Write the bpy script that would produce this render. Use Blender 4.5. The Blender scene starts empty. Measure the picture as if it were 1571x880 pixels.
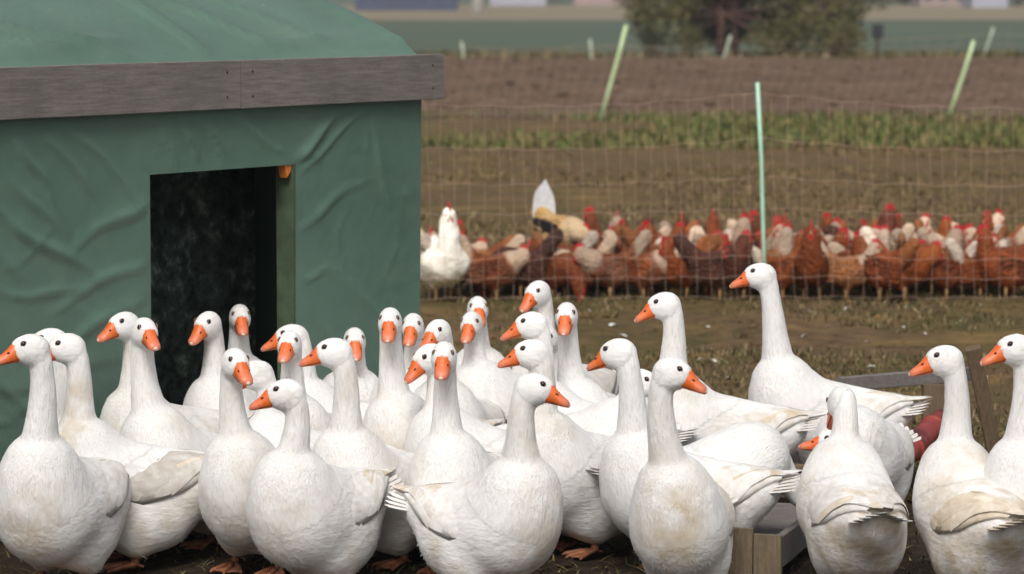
import bpy, bmesh, math, random
import numpy as np
from mathutils import Vector, Matrix

# ------------------------------------------------------------------ camera, world, sun, exposure
sc = bpy.context.scene
FPX, CX, CY, CAMH, YH = 4500.0, 785.5, 440.0, 1.86, -20.0      # focal length and frame of the 1571 x 880 photograph
TH = math.atan((CY - YH) / FPX)
cam_d = bpy.data.cameras.new("camera")
cam = bpy.data.objects.new("camera", cam_d)
sc.collection.objects.link(cam)
cam.location = (0, 0, CAMH)
cam.rotation_euler = (math.pi / 2 - TH, 0, 0)
cam_d.sensor_width = 36.0
cam_d.lens = 36.0 * FPX / 1571.0
cam_d.clip_start = 0.2
cam_d.clip_end = 6000
cam_d.dof.use_dof = True
cam_d.dof.focus_distance = 9.6
cam_d.dof.aperture_fstop = 4.0
sc.camera = cam

SUN_EL, SUN_AZ = 50.0, 262.0       # azimuth the light comes from, degrees, 0 = +X, 90 = away from the camera
world = bpy.data.worlds.new("World")
sc.world = world
world.use_nodes = True
wn = world.node_tree
bg = wn.nodes["Background"]
sky = wn.nodes.new("ShaderNodeTexSky")
sky.sky_type = 'NISHITA'
sky.sun_disc = False
sky.sun_elevation = math.radians(SUN_EL)
sky.sun_rotation = math.radians(90 - SUN_AZ)
sky.air_density = 1.0
sky.dust_density = 6.0
sky.ozone_density = 1.0
hs = wn.nodes.new("ShaderNodeHueSaturation")      # cloud cover: the blue of the sky greyed out
hs.inputs["Saturation"].default_value = 0.45
wn.links.new(sky.outputs[0], hs.inputs["Color"])
wn.links.new(hs.outputs[0], bg.inputs["Color"])
bg.inputs["Strength"].default_value = 0.10
sun_d = bpy.data.lights.new("sun", 'SUN')
sun_d.energy = 1.5
sun_d.angle = math.radians(25)
sun_d.color = (1.0, 0.97, 0.93)
sun = bpy.data.objects.new("sun", sun_d)
sc.collection.objects.link(sun)
sa, se = math.radians(SUN_AZ), math.radians(SUN_EL)
sun.rotation_euler = Vector((math.cos(sa) * math.cos(se), math.sin(sa) * math.cos(se), math.sin(se))).to_track_quat('Z', 'Y').to_euler()
sun.location = (-6, -6, 12)

sc.view_settings.view_transform = 'Standard'
sc.view_settings.look = 'None'
sc.view_settings.gamma = 1.0
sc.view_settings.exposure = 0.30
sc.view_settings.use_curve_mapping = False
sc.render.engine = 'CYCLES'
sc.cycles.use_denoising = True
sc.cycles.max_bounces = 6
sc.cycles.diffuse_bounces = 4
sc.cycles.volume_bounces = 1

rng = np.random.default_rng(11)
random.seed(5)
COL = sc.collection

# ------------------------------------------------------------------ pixel helpers (photo pixel + scale in px per metre -> world)
_f = np.array((0, math.cos(TH), -math.sin(TH)))
_u = np.array((0, math.sin(TH), math.cos(TH)))
_r = np.array((1.0, 0, 0))
CAM = np.array((0, 0, CAMH))

def ray(x, y):
    return _f + _r * (x - CX) / FPX - _u * (y - CY) / FPX

def at_s(x, y, s):
    return CAM + ray(x, y) * (FPX / s)

def ground(x, y, z=0.0):
    d = ray(x, y)
    return CAM + d * ((z - CAMH) / d[2])

def at_depth(x, y, Y):
    d = ray(x, y)
    return CAM + d * (Y / d[1])

def project(p):
    q = np.asarray(p) - CAM
    D = q @ _f
    return CX + FPX * (q @ _r) / D, CY - FPX * (q @ _u) / D

# ------------------------------------------------------------------ object helpers
def tag(o, label=None, cat=None, group=None, kind=None):
    if label: o["label"] = label
    if cat: o["category"] = cat
    if group: o["group"] = group
    if kind: o["kind"] = kind
    return o

def mesh_obj(name, verts, faces, mat=None, parent=None, smooth=True, attrs=None):
    me = bpy.data.meshes.new(name)
    me.from_pydata([tuple(map(float, v)) for v in verts], [], [tuple(map(int, f)) for f in faces])
    if smooth:
        me.polygons.foreach_set("use_smooth", [True] * len(me.polygons))
    if attrs:
        for k, a in attrs.items():
            a = np.asarray(a, dtype=np.float32)
            at = me.attributes.new(k, 'FLOAT' if a.ndim == 1 else 'FLOAT_VECTOR', 'POINT')
            at.data.foreach_set("value" if a.ndim == 1 else "vector", a.ravel())
    if mat: me.materials.append(mat)
    me.update()
    return link(name, me, parent)

def link(name, me, parent=None):
    o = bpy.data.objects.new(name, me)
    COL.objects.link(o)
    if parent: o.parent = parent
    return o

def empty(name, loc=(0, 0, 0), rz=0.0):
    o = bpy.data.objects.new(name, None)
    o.empty_display_size = 0.1
    COL.objects.link(o)
    o.location = tuple(map(float, loc))
    o.rotation_euler = (0, 0, rz)
    return o

def copy_tree(o, parent=None):
    c = o.copy()
    COL.objects.link(c)
    if parent: c.parent = parent
    for ch in [k for k in bpy.data.objects if k.parent == o]:
        copy_tree(ch, c)
    return c

class MB:
    """collects geometry for one mesh"""
    def __init__(s):
        s.v, s.f = [], []
    def add(s, verts, faces):
        b = len(s.v)
        s.v.extend([tuple(map(float, v)) for v in verts])
        s.f.extend([tuple(b + int(i) for i in f) for f in faces])
        return s
    def box(s, c, size, R=None):
        hx, hy, hz = [k / 2 for k in size]
        vs = np.array([(x, y, z) for z in (-hz, hz) for y in (-hy, hy) for x in (-hx, hx)])
        if R is not None: vs = vs @ np.asarray(R).T
        return s.add(vs + np.asarray(c), [(0, 2, 3, 1), (4, 5, 7, 6), (0, 1, 5, 4), (2, 6, 7, 3), (0, 4, 6, 2), (1, 3, 7, 5)])
    def tube(s, pts, rad, n=8, caps=True, flat=None):
        pts = np.asarray(pts, float)
        m = len(pts)
        rad = np.broadcast_to(np.asarray(rad, float), (m,))
        T = np.gradient(pts, axis=0)
        T /= np.linalg.norm(T, axis=1)[:, None] + 1e-12
        ref = np.array((0, 0, 1.0)) if abs(T[0][2]) < 0.9 else np.array((1.0, 0, 0))
        N = np.cross(T[0], ref); N /= np.linalg.norm(N)
        vs = []
        for i in range(m):
            N = N - T[i] * (N @ T[i]); N /= np.linalg.norm(N)
            B = np.cross(T[i], N)
            for k in range(n):
                a = 2 * math.pi * k / n
                vs.append(pts[i] + rad[i] * (math.cos(a) * N + (flat or 1.0) * math.sin(a) * B))
        fs = [(i * n + k, i * n + (k + 1) % n, (i + 1) * n + (k + 1) % n, (i + 1) * n + k) for i in range(m - 1) for k in range(n)]
        if caps:
            fs += [tuple(range(n - 1, -1, -1)), tuple((m - 1) * n + k for k in range(n))]
        return s.add(vs, fs)
    def ball(s, c, r, n=10, m=7, R=None):
        r = np.broadcast_to(np.asarray(r, float), (3,))
        vs = [(0, 0, 1)]
        for i in range(1, m):
            p = math.pi * i / m
            vs += [(math.sin(p) * math.cos(2 * math.pi * k / n), math.sin(p) * math.sin(2 * math.pi * k / n), math.cos(p)) for k in range(n)]
        vs.append((0, 0, -1))
        fs = [(0, 1 + k, 1 + (k + 1) % n) for k in range(n)]
        for i in range(m - 2):
            a, b = 1 + i * n, 1 + (i + 1) * n
            fs += [(a + k, b + k, b + (k + 1) % n, a + (k + 1) % n) for k in range(n)]
        L = len(vs) - 1
        a = 1 + (m - 2) * n
        fs += [(L, a + (k + 1) % n, a + k) for k in range(n)]
        vs = np.array(vs) * r
        if R is not None: vs = vs @ np.asarray(R).T
        return s.add(vs + np.asarray(c), fs)
    def build(s, name, mat, parent=None, smooth=True, attrs=None):
        return mesh_obj(name, s.v, s.f, mat, parent, smooth, attrs)

def rot(axis, deg):
    return np.array(Matrix.Rotation(math.radians(deg), 3, axis))

# ------------------------------------------------------------------ numpy noise
_perm = rng.permutation(4096)
_vals = rng.random(4096).astype(np.float32) * 2 - 1
def _h(i, j, k):
    return _vals[_perm[(_perm[(_perm[i & 4095] + j) & 4095] + k) & 4095]]
def noise(p, scale=1.0):
    p = np.asarray(p, float) * scale
    i = np.floor(p).astype(int)
    f = p - i
    w = f * f * (3 - 2 * f)
    x, y, z = i[..., 0], i[..., 1], i[..., 2]
    r = 0
    for dx in (0, 1):
        for dy in (0, 1):
            for dz in (0, 1):
                ww = (w[..., 0] if dx else 1 - w[..., 0]) * (w[..., 1] if dy else 1 - w[..., 1]) * (w[..., 2] if dz else 1 - w[..., 2])
                r = r + ww * _h(x + dx, y + dy, z + dz)
    return r
def fbm(p, scale=1.0, oct=3):
    return sum(noise(p, scale * 2 ** o) * 0.5 ** o for o in range(oct))
def sstep(a, b, x):
    t = np.clip((x - a) / (b - a), 0, 1)
    return t * t * (3 - 2 * t)

# ------------------------------------------------------------------ materials
def new_mat(name):
    m = bpy.data.materials.new(name)
    m.use_nodes = True
    return m, m.node_tree, m.node_tree.nodes["Principled BSDF"]

def N(nt, t, **kw):
    n = nt.nodes.new(t)
    for k, v in kw.items():
        if k.startswith("i_"):
            n.inputs[k[2:].replace("_", " ")].default_value = v
        else:
            setattr(n, k, v)
    return n

def ramp(nt, fac, stops):
    r = nt.nodes.new("ShaderNodeValToRGB")
    el = r.color_ramp.elements
    while len(el) < len(stops): el.new(0.5)
    for e, (p, c) in zip(el, stops):
        e.position = p
        e.color = (*c, 1) if len(c) == 3 else c
    nt.links.new(fac, r.inputs[0])
    return r.outputs[0]

def mix(nt, fac, a, b, mode='MIX'):
    n = nt.nodes.new("ShaderNodeMix")
    n.data_type = 'RGBA'
    n.blend_type = mode
    for sock, v in ((n.inputs[0], fac), (n.inputs[6], a), (n.inputs[7], b)):
        if hasattr(v, "links"): nt.links.new(v, sock)
        elif isinstance(v, (int, float)): sock.default_value = v
        else: sock.default_value = (*v, 1)
    return n.outputs[2]

def math_n(nt, op, a, b=None):
    n = nt.nodes.new("ShaderNodeMath")
    n.operation = op
    for i, v in enumerate((a, b)):
        if v is None: continue
        if hasattr(v, "links"): nt.links.new(v, n.inputs[i])
        else: n.inputs[i].default_value = v
    return n.outputs[0]

def bump(nt, bs, h, strength, dist=0.01, prev=None):
    b = nt.nodes.new("ShaderNodeBump")
    b.inputs["Strength"].default_value = strength
    b.inputs["Distance"].default_value = dist
    nt.links.new(h, b.inputs["Height"])
    if prev is not None: nt.links.new(prev, b.inputs["Normal"])
    nt.links.new(b.outputs[0], bs.inputs["Normal"])
    return b.outputs[0]

def noise_n(nt, vec, scale, detail=4, rough=0.55):
    n = nt.nodes.new("ShaderNodeTexNoise")
    n.inputs["Scale"].default_value = scale
    n.inputs["Detail"].default_value = detail
    n.inputs["Roughness"].default_value = rough
    if vec is not None: nt.links.new(vec, n.inputs["Vector"])
    return n.outputs[0]

def coords(nt, scale=(1, 1, 1), kind="Object"):
    tc = nt.nodes.new("ShaderNodeTexCoord")
    mp = nt.nodes.new("ShaderNodeMapping")
    mp.inputs["Scale"].default_value = scale
    nt.links.new(tc.outputs[kind], mp.inputs[0])
    return mp.outputs[0]

def hsv(nt, c, sat, val):
    h = nt.nodes.new("ShaderNodeHueSaturation")
    h.inputs["Saturation"].default_value = sat
    h.inputs["Value"].default_value = val
    nt.links.new(c, h.inputs["Color"])
    return h.outputs[0]

def attr(nt, name):
    a = nt.nodes.new("ShaderNodeAttribute")
    a.attribute_name = name
    return a

def simple_mat(name, c, rough=0.6, var=0.15, scale=30, bmp=0.2, dist=0.004, spec=0.4, stretch=(1, 1, 1)):
    m, nt, bs = new_mat(name)
    co = coords(nt, stretch)
    n = noise_n(nt, co, scale)
    lo = tuple(k * (1 - var) for k in c); hi = tuple(min(1, k * (1 + var)) for k in c)
    nt.links.new(ramp(nt, n, [(0.3, lo), (0.7, hi)]), bs.inputs["Base Color"])
    bs.inputs["Roughness"].default_value = rough
    bs.inputs["Specular IOR Level"].default_value = spec
    if bmp: bump(nt, bs, n, bmp, dist)
    return m
# ------------------------------------------------------------------ implicit surfaces: smooth union -> surface nets
class Shape:
    def __init__(s): s.p = []
    def ell(s, c, r, R=None, k=0.05, g=0):
        s.p.append(("e", np.asarray(c, np.float32), np.asarray(r, np.float32), None if R is None else np.asarray(R, np.float32), k, g)); return s
    def cone(s, a, b, ra, rb, k=0.03, g=0):
        s.p.append(("c", np.asarray(a, np.float32), np.asarray(b, np.float32), (ra, rb), k, g)); return s
    @staticmethod
    def _d(pr, P):
        if pr[0] == "e":
            q = P - pr[1]
            if pr[3] is not None: q = q @ pr[3]
            k0 = np.linalg.norm(q / pr[2], axis=-1)
            k1 = np.linalg.norm(q / (pr[2] * pr[2]), axis=-1)
            return k0 * (k0 - 1) / (k1 + 1e-6)
        a, b, (ra, rb) = pr[1], pr[2], pr[3]
        ab = b - a
        h = np.clip(((P - a) @ ab) / (ab @ ab + 1e-9), 0, 1)
        return np.linalg.norm(P - a - h[..., None] * ab, axis=-1) - (ra + (rb - ra) * h)
    @staticmethod
    def _box(pr, m):
        if pr[0] == "e":
            r = np.full(3, pr[2].max()) if pr[3] is not None else pr[2]
            return pr[1] - r - m, pr[1] + r + m
        r = max(pr[3])
        return np.minimum(pr[1], pr[2]) - r - m, np.maximum(pr[1], pr[2]) + r + m
    @staticmethod
    def _smin(a, b, k):
        h = np.maximum(k - np.abs(a - b), 0) / k
        return np.minimum(a, b) - h * h * k * 0.25
    def eval(s, P, g=None):
        P = np.asarray(P, np.float32)
        F = np.full(P.shape[:-1], 9.0, np.float32)
        for pr in s.p:
            if g is not None and pr[-1] not in g: continue
            F = s._smin(F, s._d(pr, P), pr[-2])
        return F
    def mesh(s, h=0.009, smooth=1):
        lo = np.min([s._box(p, 0.05)[0] for p in s.p], axis=0)
        hi = np.max([s._box(p, 0.05)[1] for p in s.p], axis=0)
        n = np.ceil((hi - lo) / h).astype(int) + 1
        ax = [lo[i] + h * np.arange(n[i], dtype=np.float32) for i in range(3)]
        F = np.full(n, 0.5, np.float32)
        for pr in s.p:
            a, b = s._box(pr, pr[-2] + 2.5 * h)
            i0 = np.maximum(((a - lo) / h).astype(int), 0)
            i1 = np.minimum(((b - lo) / h).astype(int) + 2, n)
            sl = tuple(slice(i0[i], i1[i]) for i in range(3))
            G = np.stack(np.meshgrid(*[ax[i][sl[i]] for i in range(3)], indexing='ij'), -1)
            F[sl] = s._smin(F[sl], s._d(pr, G), pr[-2])
        return nets(F, lo, h, smooth)

def nets(F, lo, h, smooth):
    n = np.array(F.shape)
    ins = F < 0
    c = n - 1
    off = [(i, j, k) for i in (0, 1) for j in (0, 1) for k in (0, 1)]
    cnt = sum(ins[o[0]:o[0] + c[0], o[1]:o[1] + c[1], o[2]:o[2] + c[2]].astype(np.int8) for o in off)
    cells = np.argwhere((cnt > 0) & (cnt < 8))
    idx = np.full(c, -1, int)
    idx[tuple(cells.T)] = np.arange(len(cells))
    acc = np.zeros((len(cells), 3)); w = np.zeros(len(cells))
    cv = [F[tuple((cells + np.array(o)).T)] for o in off]
    for a in range(8):
        for b in range(a + 1, 8):
            d = np.array(off[b]) - np.array(off[a])
            if np.abs(d).sum() != 1: continue
            m = (cv[a] < 0) != (cv[b] < 0)
            t = cv[a][m] / (cv[a][m] - cv[b][m])
            acc[m] += np.array(off[a]) + t[:, None] * d
            w[m] += 1
    V = lo + h * (cells + acc / w[:, None])
    faces = []
    for axn in range(3):
        sl0 = [slice(None)] * 3; sl1 = [slice(None)] * 3
        sl0[axn] = slice(0, n[axn] - 1); sl1[axn] = slice(1, n[axn])
        A, B = ins[tuple(sl0)], ins[tuple(sl1)]
        e = np.argwhere(A != B)
        fl = A[tuple(e.T)]
        u, v = [(1, 2), (2, 0), (0, 1)][axn]
        ok = (e[:, u] > 0) & (e[:, v] > 0) & (e[:, u] < c[u]) & (e[:, v] < c[v])
        e, fl = e[ok], fl[ok]
        du = np.zeros(3, int); du[u] = 1
        dv = np.zeros(3, int); dv[v] = 1
        q = np.stack([idx[tuple((e - du - dv).T)], idx[tuple((e - dv).T)], idx[tuple(e.T)], idx[tuple((e - du).T)]], 1)
        q[~fl] = q[~fl][:, ::-1]
        faces.append(q)
    Fc = np.concatenate(faces)
    E = np.concatenate([Fc[:, [0, 1]], Fc[:, [1, 2]], Fc[:, [2, 3]], Fc[:, [3, 0]]])
    for _ in range(smooth):
        S = np.zeros_like(V); C = np.zeros(len(V))
        np.add.at(S, E[:, 0], V[E[:, 1]]); np.add.at(C, E[:, 0], 1)
        np.add.at(S, E[:, 1], V[E[:, 0]]); np.add.at(C, E[:, 1], 1)
        V = V * 0.4 + 0.6 * S / C[:, None]
    return V, Fc

def vnormals(V, Fc):
    nrm = np.cross(V[Fc[:, 2]] - V[Fc[:, 0]], V[Fc[:, 3]] - V[Fc[:, 1]])
    out = np.zeros_like(V)
    for i in range(4): np.add.at(out, Fc[:, i], nrm)
    return out / (np.linalg.norm(out, axis=1)[:, None] + 1e-12)

# ------------------------------------------------------------------ goose materials
def plumage_mat(name, base=(0.78, 0.775, 0.765), warm=(0.50, 0.41, 0.28), rough=0.75):
    m, nt, bs = new_mat(name)
    q = attr(nt, "flow").outputs["Vector"]
    st = attr(nt, "stain").outputs["Fac"]  # dirt, and the beige shade painted on the lower bodies
    nk = attr(nt, "neck").outputs["Fac"]
    co = coords(nt)
    n1 = noise_n(nt, co, 14, 5)
    n2 = noise_n(nt, co, 60, 4, 0.65)
    blot = ramp(nt, n1, [(0.38, (0, 0, 0)), (0.68, (1, 1, 1))])
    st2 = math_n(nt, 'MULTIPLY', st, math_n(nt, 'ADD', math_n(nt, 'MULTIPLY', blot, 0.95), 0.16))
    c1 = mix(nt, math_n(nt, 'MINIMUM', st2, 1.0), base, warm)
    spec = ramp(nt, n2, [(0.66, (0, 0, 0)), (0.78, (1, 1, 1))])
    c2 = mix(nt, math_n(nt, 'MULTIPLY', spec, math_n(nt, 'MULTIPLY', st, 0.75)), c1, (0.18, 0.125, 0.075))
    sp = nt.nodes.new("ShaderNodeMapping"); sp.inputs["Scale"].default_value = (1, 1, 0.16)
    nt.links.new(q, sp.inputs[0])
    streak = noise_n(nt, sp.outputs[0], 190, 3, 0.6)
    c3 = mix(nt, math_n(nt, 'MULTIPLY', nk, ramp(nt, streak, [(0.52, (0, 0, 0)), (0.75, (0.75, 0.75, 0.75))])), c2, (0.55, 0.50, 0.44))
    vm = nt.nodes.new("ShaderNodeMapping"); vm.inputs["Scale"].default_value = (1, 1, 0.5)
    nt.links.new(q, vm.inputs[0])
    ve = nt.nodes.new("ShaderNodeTexVoronoi"); ve.inputs["Scale"].default_value = 34; ve.feature = 'DISTANCE_TO_EDGE'
    nt.links.new(vm.outputs[0], ve.inputs["Vector"])
    edge = ramp(nt, ve.outputs["Distance"], [(0.0, (0.55, 0.55, 0.55)), (0.18, (0, 0, 0))])  # grey shading between the feathers, painted into the base colour
    c3 = mix(nt, math_n(nt, 'MULTIPLY', edge, math_n(nt, 'MULTIPLY', math_n(nt, 'SUBTRACT', 1.0, nk), blot)), c3, (0.52, 0.48, 0.43))
    nt.links.new(c3, bs.inputs["Base Color"])
    bs.inputs["Roughness"].default_value = rough
    bs.inputs["Specular IOR Level"].default_value = 0.15
    bs.inputs["Sheen Weight"].default_value = 0.15
    bs.inputs["Subsurface Weight"].default_value = 0.0
    b1 = bump(nt, bs, math_n(nt, 'MULTIPLY', streak, nk), 0.8, 0.006)
    vq = nt.nodes.new("ShaderNodeMapping"); vq.inputs["Scale"].default_value = (1, 1, 0.55)
    nt.links.new(q, vq.inputs[0])
    vo = nt.nodes.new("ShaderNodeTexVoronoi"); vo.inputs["Scale"].default_value = 38
    nt.links.new(vq.outputs[0], vo.inputs["Vector"])
    b2 = bump(nt, bs, math_n(nt, 'MULTIPLY', vo.outputs["Distance"], math_n(nt, 'SUBTRACT', 1.0, nk)), 0.24, 0.006, b1)
    fm = nt.nodes.new("ShaderNodeMapping"); fm.inputs["Scale"].default_value = (1, 1, 0.3)
    nt.links.new(q, fm.inputs[0])
    b3 = bump(nt, bs, noise_n(nt, fm.outputs[0], 70, 5, 0.65), 0.5, 0.007, b2)
    bump(nt, bs, noise_n(nt, co, 170, 4, 0.7), 0.25, 0.003, b3)
    return m

def feather_mat(name, base, warm, edge=0.0):
    m, nt, bs = new_mat(name)
    q = attr(nt, "fuv").outputs["Vector"]
    sep = nt.nodes.new("ShaderNodeSeparateXYZ"); nt.links.new(q, sep.inputs[0])
    n = noise_n(nt, coords(nt), 22, 4)
    oi = nt.nodes.new("ShaderNodeObjectInfo")
    k = math_n(nt, 'ADD', math_n(nt, 'MULTIPLY', n, 0.9), math_n(nt, 'MULTIPLY', oi.outputs["Random"], 0.25))
    nt.links.new(ramp(nt, k, [(0.35, base), (0.85, warm)]), bs.inputs["Base Color"])
    bs.inputs["Roughness"].default_value = 0.7
    bs.inputs["Specular IOR Level"].default_value = 0.15
    mp = nt.nodes.new("ShaderNodeMapping"); mp.inputs["Scale"].default_value = (1, 12, 1)
    nt.links.new(q, mp.inputs[0])
    bump(nt, bs, noise_n(nt, mp.outputs[0], 8, 3), 0.3, 0.002)
    return m

M_PLUM = plumage_mat("goose_plumage")
M_FEA = feather_mat("goose_feather", (0.79, 0.785, 0.77), (0.54, 0.49, 0.42))
M_FEAT = feather_mat("goose_feather_tan", (0.74, 0.68, 0.58), (0.50, 0.41, 0.29))
M_FEAG = feather_mat("goose_feather_grey", (0.62, 0.60, 0.57), (0.36, 0.32, 0.27))

def bill_mat():
    m, nt, bs = new_mat("goose_bill")
    t = attr(nt, "along").outputs["Fac"]
    n = noise_n(nt, coords(nt), 90, 3)
    base = ramp(nt, n, [(0.3, (0.62, 0.10, 0.018)), (0.7, (0.74, 0.17, 0.03))])
    c = mix(nt, ramp(nt, t, [(0.35, (0, 0, 0)), (0.9, (1, 1, 1))]), base, (0.66, 0.20, 0.11))
    nt.links.new(c, bs.inputs["Base Color"])
    bs.inputs["Roughness"].default_value = 0.42
    bump(nt, bs, n, 0.15, 0.002)
    return m
M_BILL = bill_mat()
M_NAIL = simple_mat("bill_nail", (0.72, 0.52, 0.42), 0.4, 0.1, 80, 0.1)
M_DARK = simple_mat("dark_slit", (0.06, 0.02, 0.015), 0.6, 0.1, 50, 0)
M_EYE, _nt, _b = new_mat("goose_eye"); _b.inputs["Base Color"].default_value = (0.012, 0.012, 0.02, 1); _b.inputs["Roughness"].default_value = 0.08
M_LID = simple_mat("eye_ring", (0.30, 0.17, 0.10), 0.6, 0.1, 100, 0)
M_LEG = simple_mat("goose_leg", (0.22, 0.085, 0.042), 0.6, 0.55, 35, 0.4)

# ------------------------------------------------------------------ goose parts shared by all geese
def loft_rings(rings, close=True):
    n = len(rings[0]); vs = [p for r in rings for p in r]
    fs = [(i * n + k, i * n + (k + 1) % n, (i + 1) * n + (k + 1) % n, (i + 1) * n + k) for i in range(len(rings) - 1) for k in range(n)]
    if close:
        fs += [tuple(range(n - 1, -1, -1)), tuple((len(rings) - 1) * n + k for k in range(n))]
    return vs, fs

def bill_meshes():
    L = 0.082
    up, lo, al, al2 = [], [], [], []
    n = 12
    for t, w, zt, zb in ((-0.12, .0250, .0270, -.0165), (0.0, .0262, .0275, -.0165), (0.15, .0262, .0225, -.0165), (0.35, .0245, .0135, -.0160), (0.55, .0235, .0065, -.0158), (0.75, .0225, .0020, -.0160), (0.88, .0200, -.0015, -.0165), (0.97, .0125, -.0060, -.0170), (1.0, .0050, -.0100, -.0165)):
        ring = []
        for k in range(n):
            a = 2 * math.pi * k / n
            ca, sa_ = math.cos(a), math.sin(a)
            y = w * math.copysign(abs(ca) ** 0.7, ca)
            z = (zb + (zt - zb) * sa_ ** 0.8) if sa_ >= 0 else zb + sa_ * 0.002
            ring.append((L * t, y, z)); al.append(t)
        up.append(ring)
    for t, w, zb in ((-0.12, .0225, -.0270), (0.0, .0235, -.0275), (0.3, .0215, -.0255), (0.6, .0195, -.0225), (0.85, .0165, -.0205), (0.95, .0080, -.0195)):
        ring = []
        for k in range(n):
            a = 2 * math.pi * k / n
            ca, sa_ = math.cos(a), math.sin(a)
            ring.append((L * t, w * ca, -.0178 + (zb + .0178) * (-sa_) if sa_ < 0 else -.0178)); al2.append(t)
        lo.append(ring)
    v, f = loft_rings(up); v2, f2 = loft_rings(lo)
    return (v, f, al), (v2, f2, al2)

def me_from(name, v, f, mat, smooth=True, attrs=None):
    o = mesh_obj(name, v, f, mat, None, smooth, attrs)
    me = o.data
    bpy.data.objects.remove(o)
    return me

(_v, _fc, _al), (_v2, _fc2, _al2) = bill_meshes()
ME_BILL = me_from("bill", _v, _fc, M_BILL, True, {"along": _al})
ME_LOWER = me_from("lower_mandible", _v2, _fc2, M_BILL, True, {"along": _al2})
_sl = [[(0.082 * t, w * math.cos(a), -.0174 + .0009 * math.sin(a)) for a in np.linspace(0, 2 * math.pi, 13)[:-1]] for t, w in ((-.1, .0250), (.1, .0256), (.35, .0246), (.6, .0236), (.8, .0215), (.92, .015))]
_v3, _f3 = loft_rings(_sl); ME_SLIT = me_from("mouth_line", _v3, _f3, M_DARK)
_m = MB().ball((0.077, 0, -0.0125), (0.0085, 0.0095, 0.0065), 8, 6); ME_NAIL = me_from("bill_nail", _m.v, _m.f, M_NAIL)
_m = MB().ball((0.030, 0.0185, 0.0065), (0.0065, 0.0025, 0.0028), 8, 5); ME_NOST = me_from("nostril", _m.v, _m.f, M_DARK)
_m = MB().ball((0, 0, 0), 0.0092, 12, 8); ME_EYE = me_from("eye", _m.v, _m.f, M_EYE)
_a = [(0.0094 * math.cos(t), 0, 0.0094 * math.sin(t)) for t in np.linspace(0, 2 * math.pi, 13)]
_m = MB().tube(_a, 0.0013, 6, False); ME_LID = me_from("eye_ring", _m.v, _m.f, M_LID)
# leg: feathered knee to ankle, and a webbed foot
_m = MB().tube([(-0.015, 0, 0.17), (-0.012, 0, 0.12), (-0.006, 0, 0.06), (0, 0, 0.018), (0, 0, 0.012)], [0.019, 0.015, 0.0125, 0.015, 0.012], 9); ME_LEG = me_from("leg", _m.v, _m.f, M_LEG)
_m = MB()
_toe = [(0.0, 0.0), (0.085, -0.048), (0.105, 0.0), (0.085, 0.048)]
for t in _toe[1:]:
    _m.tube([(-0.004, 0, 0.016), (t[0] * .5, t[1] * .5, 0.014), (t[0], t[1], 0.007), (t[0] * 1.12, t[1] * 1.1, 0.003)], [0.011, 0.009, 0.007, 0.002], 6)
_m.tube([(0, 0, 0.016), (-0.028, 0.006, 0.008)], [0.008, 0.004], 6)
for a, b in ((1, 2), (2, 3)):
    A, B = _toe[a], _toe[b]
    mid = ((A[0] + B[0]) * .46, (A[1] + B[1]) * .46)
    _m.add([(0, 0, .014), (A[0] * .97, A[1] * .97, .007), (mid[0], mid[1], .009), (B[0] * .97, B[1] * .97, .007), (0, 0, .008), (A[0] * .97, A[1] * .97, .002), (mid[0], mid[1], .003), (B[0] * .97, B[1] * .97, .002)],
           [(0, 1, 2, 3), (7, 6, 5, 4), (1, 5, 6, 2), (2, 6, 7, 3)])
ME_FOOT = me_from("foot", _m.v, _m.f, M_LEG)

def bez(p0, p1, p2, p3, n):
    t = np.linspace(0, 1, n)[:, None]
    return (1 - t) ** 3 * p0 + 3 * (1 - t) ** 2 * t * p1 + 3 * (1 - t) * t * t * p2 + t ** 3 * p3

def feather_strip(path, side, nrm, width, nseg=None, tip=0.35, lift=0.0):
    """a feather: path (m,3), half-width direction side (m,3), outward nrm (m,3); vane slightly arched, rounded tip"""
    m = len(path)
    vs, fs, uv = [], [], []
    for i in range(m):
        t = i / (m - 1)
        w = width * (0.72 + 0.28 * math.sin(min(t / 0.5, 1) * math.pi / 2))
        if t > 1 - tip:
            w *= math.sqrt(max(1 - ((t - 1 + tip) / tip) ** 2, 0.0)) * 0.94 + 0.06
        for a, arch in ((-1, -0.16), (-0.5, 0.0), (0, 0.09), (0.5, 0.0), (1, -0.16)):
            vs.append(path[i] + side[i] * (a * w) + nrm[i] * (arch * w * 0.55 + lift * t))
            uv.append((t, a * 0.5, 0))
    for i in range(m - 1):
        for k in range(4):
            a = i * 5 + k
            fs.append((a, a + 1, a + 6, a + 5))
    return vs, fs, uv

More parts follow.
